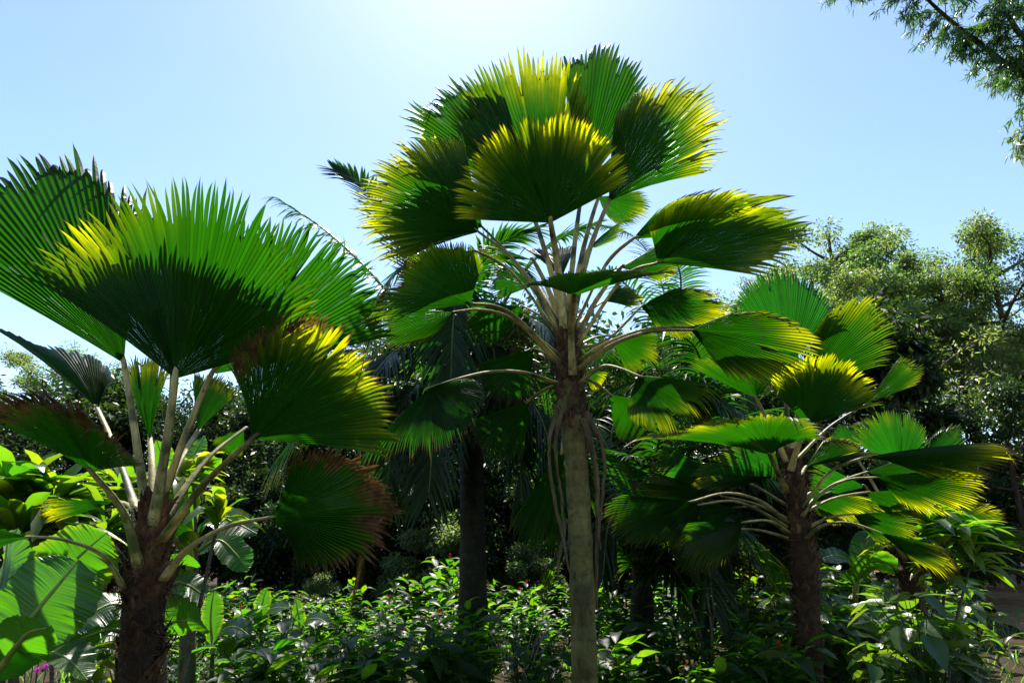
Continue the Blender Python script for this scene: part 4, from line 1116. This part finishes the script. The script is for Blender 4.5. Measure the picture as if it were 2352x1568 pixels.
# ---------------------------------------------------------------- trees
def branch_tree(seed, h, crown_r, crown_lo, n_limb=7, leaves=90, leaf=(.13, .045), clump=.55, lean=0.0, gap=0.0, tr=.16, yellow=.3, flatten=.7, shape='round'):
    """Trunk with limbs and twigs; leaves in clumps at the twig ends. Returns wood and leaf meshes."""
    rng = np.random.default_rng(seed)
    wood = MB()
    top = np.array([lean, 0, h * .86])
    tc = spline([np.zeros(3), np.array([lean * .3 + rng.uniform(-.15, .15), rng.uniform(-.15, .15), h * .4]), top], 24)
    tube(wood, tc, [tr, tr * .7, tr * .25], n=8, jit=.03, rng=rng, ref=np.array([0, 1.0, 0]))
    ends = []
    for i in range(n_limb):
        u = crown_lo + (0.96 - crown_lo) * (i + rng.uniform(0, .8)) / n_limb
        s = tc[int(min(u, .99) * 23)]
        az = i * 2.4 + rng.uniform(-.5, .5)
        uu = (u - crown_lo) / (1 - crown_lo)
        rad = crown_r * ((.55 + .45 * math.sin(math.pi * min(uu + .18, 1))) if shape == 'round' else (1 - .75 * uu)) * rng.uniform(.75, 1.1)
        rise = rng.uniform(.25, .75) * rad
        e = s + np.array([math.cos(az) * rad, math.sin(az) * rad, rise])
        mid = s * .5 + e * .5 + np.array([rng.uniform(-.2, .2), rng.uniform(-.2, .2), rng.uniform(-.15, .05) * rad])
        lc = spline([s, mid, e], 12)
        tube(wood, lc, [tr * .38, tr * .22, tr * .07], n=6)
        for j in range(5):
            v = rng.uniform(.4, 1)
            s2 = lc[int(v * 11)]
            az2 = az + rng.normal(0, 1.0)
            r2_ = rad * rng.uniform(.2, .48)
            e2 = s2 + np.array([math.cos(az2) * r2_, math.sin(az2) * r2_, rng.uniform(-.05, .75) * r2_])
            l2 = spline([s2, s2 * .5 + e2 * .5 + rng.normal(0, .06, 3), e2], 7)
            tube(wood, l2, [tr * .12, tr * .03], n=4)
            if rng.random() > gap: ends.append(e2)
            if rng.random() > gap: ends.append(l2[3] + rng.normal(0, .12, 3))
        ends.append(e)
    ends.append(top + UP * .2); ends.append(tc[-2] + rng.normal(0, .2, 3))
    ends = np.array(ends)
    k = len(ends)
    cs = clump * rng.uniform(.6, 1.25, k)
    n = k * leaves
    ci = np.repeat(np.arange(k), leaves)
    g = nrm(rng.normal(0, 1, (n, 3))) * (rng.random(n) ** .45)[:, None]
    pos = ends[ci] + g * cs[ci][:, None] * np.array([1, 1, flatten])
    d = nrm(g + rng.normal(0, .6, (n, 3)) + np.array([0, 0, -.15]))
    nn = UP * .9 + rng.normal(0, .6, (n, 3)) + g * .4
    C = np.zeros((n, 4)); C[:, 1] = np.clip(yellow + rng.normal(0, .2, k)[ci] + rng.normal(0, .15, n), 0, 1); C[:, 3] = rng.random(n)
    lm = MB()
    ribbons(lm, pos, d, nn, leaf[0] * rng.uniform(.6, 1.3, n), leaf[1] * rng.uniform(.7, 1.3, n), droop=.15, prof=DIAMOND, rows=3, cols=2, col=C)
    return wood.mesh("trunk"), lm.mesh("crown")


def tree(name, proto, x, y, s, rz, label, group, leafmat, zs=1.0):
    root = empty(name, (x, y, -.05)); root.rotation_euler = (0, 0, rz); root.scale = (s, s, s * zs)
    tag(root, label, "tree", group)
    for nm, me, m in (("trunk", proto[0], M['bark']), ("crown", proto[1], M[leafmat])):
        if not me.materials: me.materials.append(m)
        elif me.materials[0] is not m:
            me = me.copy(); me.materials[0] = m
        o = bpy.data.objects.new(nm, me); COL.objects.link(o); o.parent = root
    return root


tall = [branch_tree(101, 11, 2.5, .5, 14, 190, (.12, .05), .46, .4, .12, .15, .2),
        branch_tree(102, 10, 2.3, .52, 12, 190, (.12, .05), .42, -.3, .18, .13, .15),
        branch_tree(103, 12, 2.7, .5, 14, 190, (.12, .05), .48, .2, .1, .16, .38),
        branch_tree(104, 11, 2.5, .42, 13, 60, (.13, .05), .5, .1, .25, .13, .55)]
dense = [branch_tree(111, 5.2, 2.0, .12, 11, 150, (.15, .06), .55, .1, 0, .10, .25),
         branch_tree(112, 6.0, 2.2, .08, 12, 150, (.14, .055), .6, -.2, 0, .11, .15),
         branch_tree(113, 4.4, 1.8, .06, 10, 150, (.16, .065), .5, .1, 0, .09, .35)]
slim = branch_tree(121, 8.2, 1.0, .35, 12, 70, (.26, .10), .42, .1, .0, .09, .3)
bare = branch_tree(122, 9, 2.4, .35, 9, 22, (.15, .05), .6, -.2, .3, .15, .6)


def at(px, d):
    return (px - 1176) / 2352 * 36 / FOCAL * d * 0.978, d


def height(py, d):
    return P(1176, py, d)[2]


G1 = "tall trees on the skyline at the right"
spec = [  # photo x, crown top y, distance, proto, label
    (1960, 470, 27, 0, "tallest skyline tree with open dark blue-green crown right of the tallest fan palm"),
    (2080, 530, 29, 2, "rounded skyline tree just right of the tallest skyline tree"),
    (1850, 560, 25, 1, "skyline tree half hidden by the yellow-tipped fan leaves"),
    (1760, 610, 23, 2, "pale olive crowned tree above the shorter fan palm's highest leaf"),
    (2170, 570, 31, 3, "airy green skyline tree in the dip of the treeline"),
    (2290, 530, 28, 0, "leafy skyline tree near the frame's right edge"),
    (2400, 480, 26, 2, "skyline tree cut by the frame's right edge"),
    (1920, 590, 22, 2, "golden-green bushy tree below the tallest skyline tree"),
    (2130, 600, 33, 3, "green skyline tree filling the gap left of the airy one"),
    (2345, 560, 30, 3, "slim crowned skyline tree beside the frame's right edge"),
    (2215, 545, 35, 3, "farthest skyline tree peeping over the airy green one"),
    (1660, 640, 27, 0, "thin crowned skyline tree showing through under the tallest fan palm's right leaves"),
]
for i, (px, py, d, pi, lab) in enumerate(spec):
    x, y = at(px, d)
    hh = height(py, d)
    s = hh / [10.4, 9.5, 11.3, 10.4][pi]
    tree("broadleaf_tree", tall[pi], x, y, s, i * 1.7, lab, G1, 'tree_leaf')
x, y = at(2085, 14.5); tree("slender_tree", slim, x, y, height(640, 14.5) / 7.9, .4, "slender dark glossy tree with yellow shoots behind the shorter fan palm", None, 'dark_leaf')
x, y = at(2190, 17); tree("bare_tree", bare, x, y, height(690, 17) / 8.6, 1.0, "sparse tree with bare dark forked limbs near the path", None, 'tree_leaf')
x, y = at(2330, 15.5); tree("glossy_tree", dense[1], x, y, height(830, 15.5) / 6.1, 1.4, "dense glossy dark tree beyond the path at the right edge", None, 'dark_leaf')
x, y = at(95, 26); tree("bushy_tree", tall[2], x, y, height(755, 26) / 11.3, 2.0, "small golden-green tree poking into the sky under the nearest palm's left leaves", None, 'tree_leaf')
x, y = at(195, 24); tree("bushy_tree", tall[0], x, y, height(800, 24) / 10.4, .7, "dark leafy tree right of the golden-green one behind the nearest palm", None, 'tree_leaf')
G2 = "shaded trees of the thicket behind the palms"
r3 = np.random.default_rng(9)
band = [(-120, 830, 17), (20, 880, 15), (150, 850, 18), (290, 820, 19), (420, 830, 17), (540, 860, 20), (650, 900, 16), (740, 800, 21), (840, 760, 18), (900, 900, 15),
        (960, 720, 22), (1040, 740, 17), (1120, 690, 20), (1190, 800, 15), (1260, 700, 19), (1340, 690, 23), (1400, 760, 17), (1480, 720, 20), (1560, 740, 16),
        (1640, 760, 19), (1700, 850, 15), (1790, 820, 17), (1880, 880, 18.5), (1960, 960, 16.5), (2060, 1040, 18), (2160, 1060, 20), (2400, 1000, 20), (2230, 1040, 21), (2330, 980, 24), (2460, 950, 19), (2290, 1080, 22),
        (360, 1080, 13.5), (560, 1050, 13.8), (700, 1080, 13.2), (860, 1050, 13.6), (1000, 1020, 13.2), (1180, 1060, 13.5), (1320, 1050, 13.9), (1620, 1080, 13.2), (1780, 1080, 13.8), (1930, 1130, 13.4), (80, 1120, 13.5), (220, 1090, 13.0)]
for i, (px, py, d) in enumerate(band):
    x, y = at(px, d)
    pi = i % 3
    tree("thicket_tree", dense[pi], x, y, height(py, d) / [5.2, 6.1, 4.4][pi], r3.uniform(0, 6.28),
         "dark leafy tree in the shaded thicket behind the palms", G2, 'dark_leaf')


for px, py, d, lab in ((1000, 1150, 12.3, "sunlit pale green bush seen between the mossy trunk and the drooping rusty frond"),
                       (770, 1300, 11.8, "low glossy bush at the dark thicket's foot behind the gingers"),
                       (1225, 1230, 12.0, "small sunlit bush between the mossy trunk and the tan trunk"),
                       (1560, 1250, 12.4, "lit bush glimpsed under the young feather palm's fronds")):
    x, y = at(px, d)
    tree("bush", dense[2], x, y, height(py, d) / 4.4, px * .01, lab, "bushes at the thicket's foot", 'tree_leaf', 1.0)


# the tree that leans into the upper right corner
def overhang():
    rng = np.random.default_rng(131)
    base = np.array([9.2, 8.6, 0.0])
    root = empty("overhanging_tree", base)
    tag(root, "narrow-leaved tree reaching into the upper right corner of the sky", "tree")
    wood, lm = MB(), MB()
    fork = np.array([8.6, 8.6, 5.2])
    tube(wood, [base - UP * .05, base * .5 + fork * .5, fork, fork + np.array([-.1, 0, 2])], [.2, .17, .13, .08], n=12, m=24, ref=np.array([0, 1.0, 0]), jit=.03, rng=rng)
    limbs = [[fork, P(2420, 250, 8.6), P(2300, 140, 8.5), P(2180, 45, 8.4), P(2080, -50, 8.3)],
             [fork, P(2400, 180, 8.2), P(2330, 60, 8.0), P(2260, -60, 7.8)],
             [fork, P(2460, 300, 8.8), P(2400, 210, 8.8), P(2352, 160, 8.8), P(2300, 110, 8.8)],
             [fork + UP, P(2440, 60, 8.9), P(2330, -30, 9.0), P(2200, -90, 9.0), P(2030, -80, 9.0), P(1930, -10, 9.0)],
             [fork, P(2430, 330, 8.4), P(2370, 300, 8.3), P(2340, 330, 8.2)]]
    for li, L in enumerate(limbs):
        c = spline(L, 44)
        tube(wood, c, [.10, .06, .04, .015], n=7)
        n = [70, 65, 26, 60, 8][li]
        for q in range(n):
            u = rng.uniform(.3, 1)
            s = c[int(u * 43)]
            dv = rng.normal(0, 1, 3) * np.array([1, .8, .6]) + np.array([-.5, 0, -.25])
            ln = rng.uniform(.25, .75)
            e = s + nrm(dv) * ln - UP * .1
            tw = spline([s, s * .5 + e * .5 + UP * .05, e], 12)
            tube(wood, tw, [.008, .003], n=4)
            m = 60
            idx = rng.integers(3, 12, m)
            td = nrm(np.gradient(tw, axis=0))[idx]
            d = nrm(td * .7 + rng.normal(0, .6, (m, 3)) + np.array([0, 0, -.35]))
            C = np.zeros((m, 4)); C[:, 1] = np.clip(rng.random(m) * .6 + (li == 2 or li == 4) * .5, 0, 1); C[:, 3] = rng.random(m)
            ribbons(lm, tw[idx] + rng.normal(0, .03, (m, 3)), d, rng.normal(0, 1, (m, 3)) + UP, rng.uniform(.08, .15, m), rng.uniform(.014, .024, m), droop=rng.uniform(0, .5, m), fold=.1,
                    prof=LANCE, rows=5, cols=2, col=C)
    for nm, b_, m in (("trunk", wood, 'bark'), ("crown", lm, 'narrow_leaf')):
        b_.build(nm, M[m], root, base)


overhang()
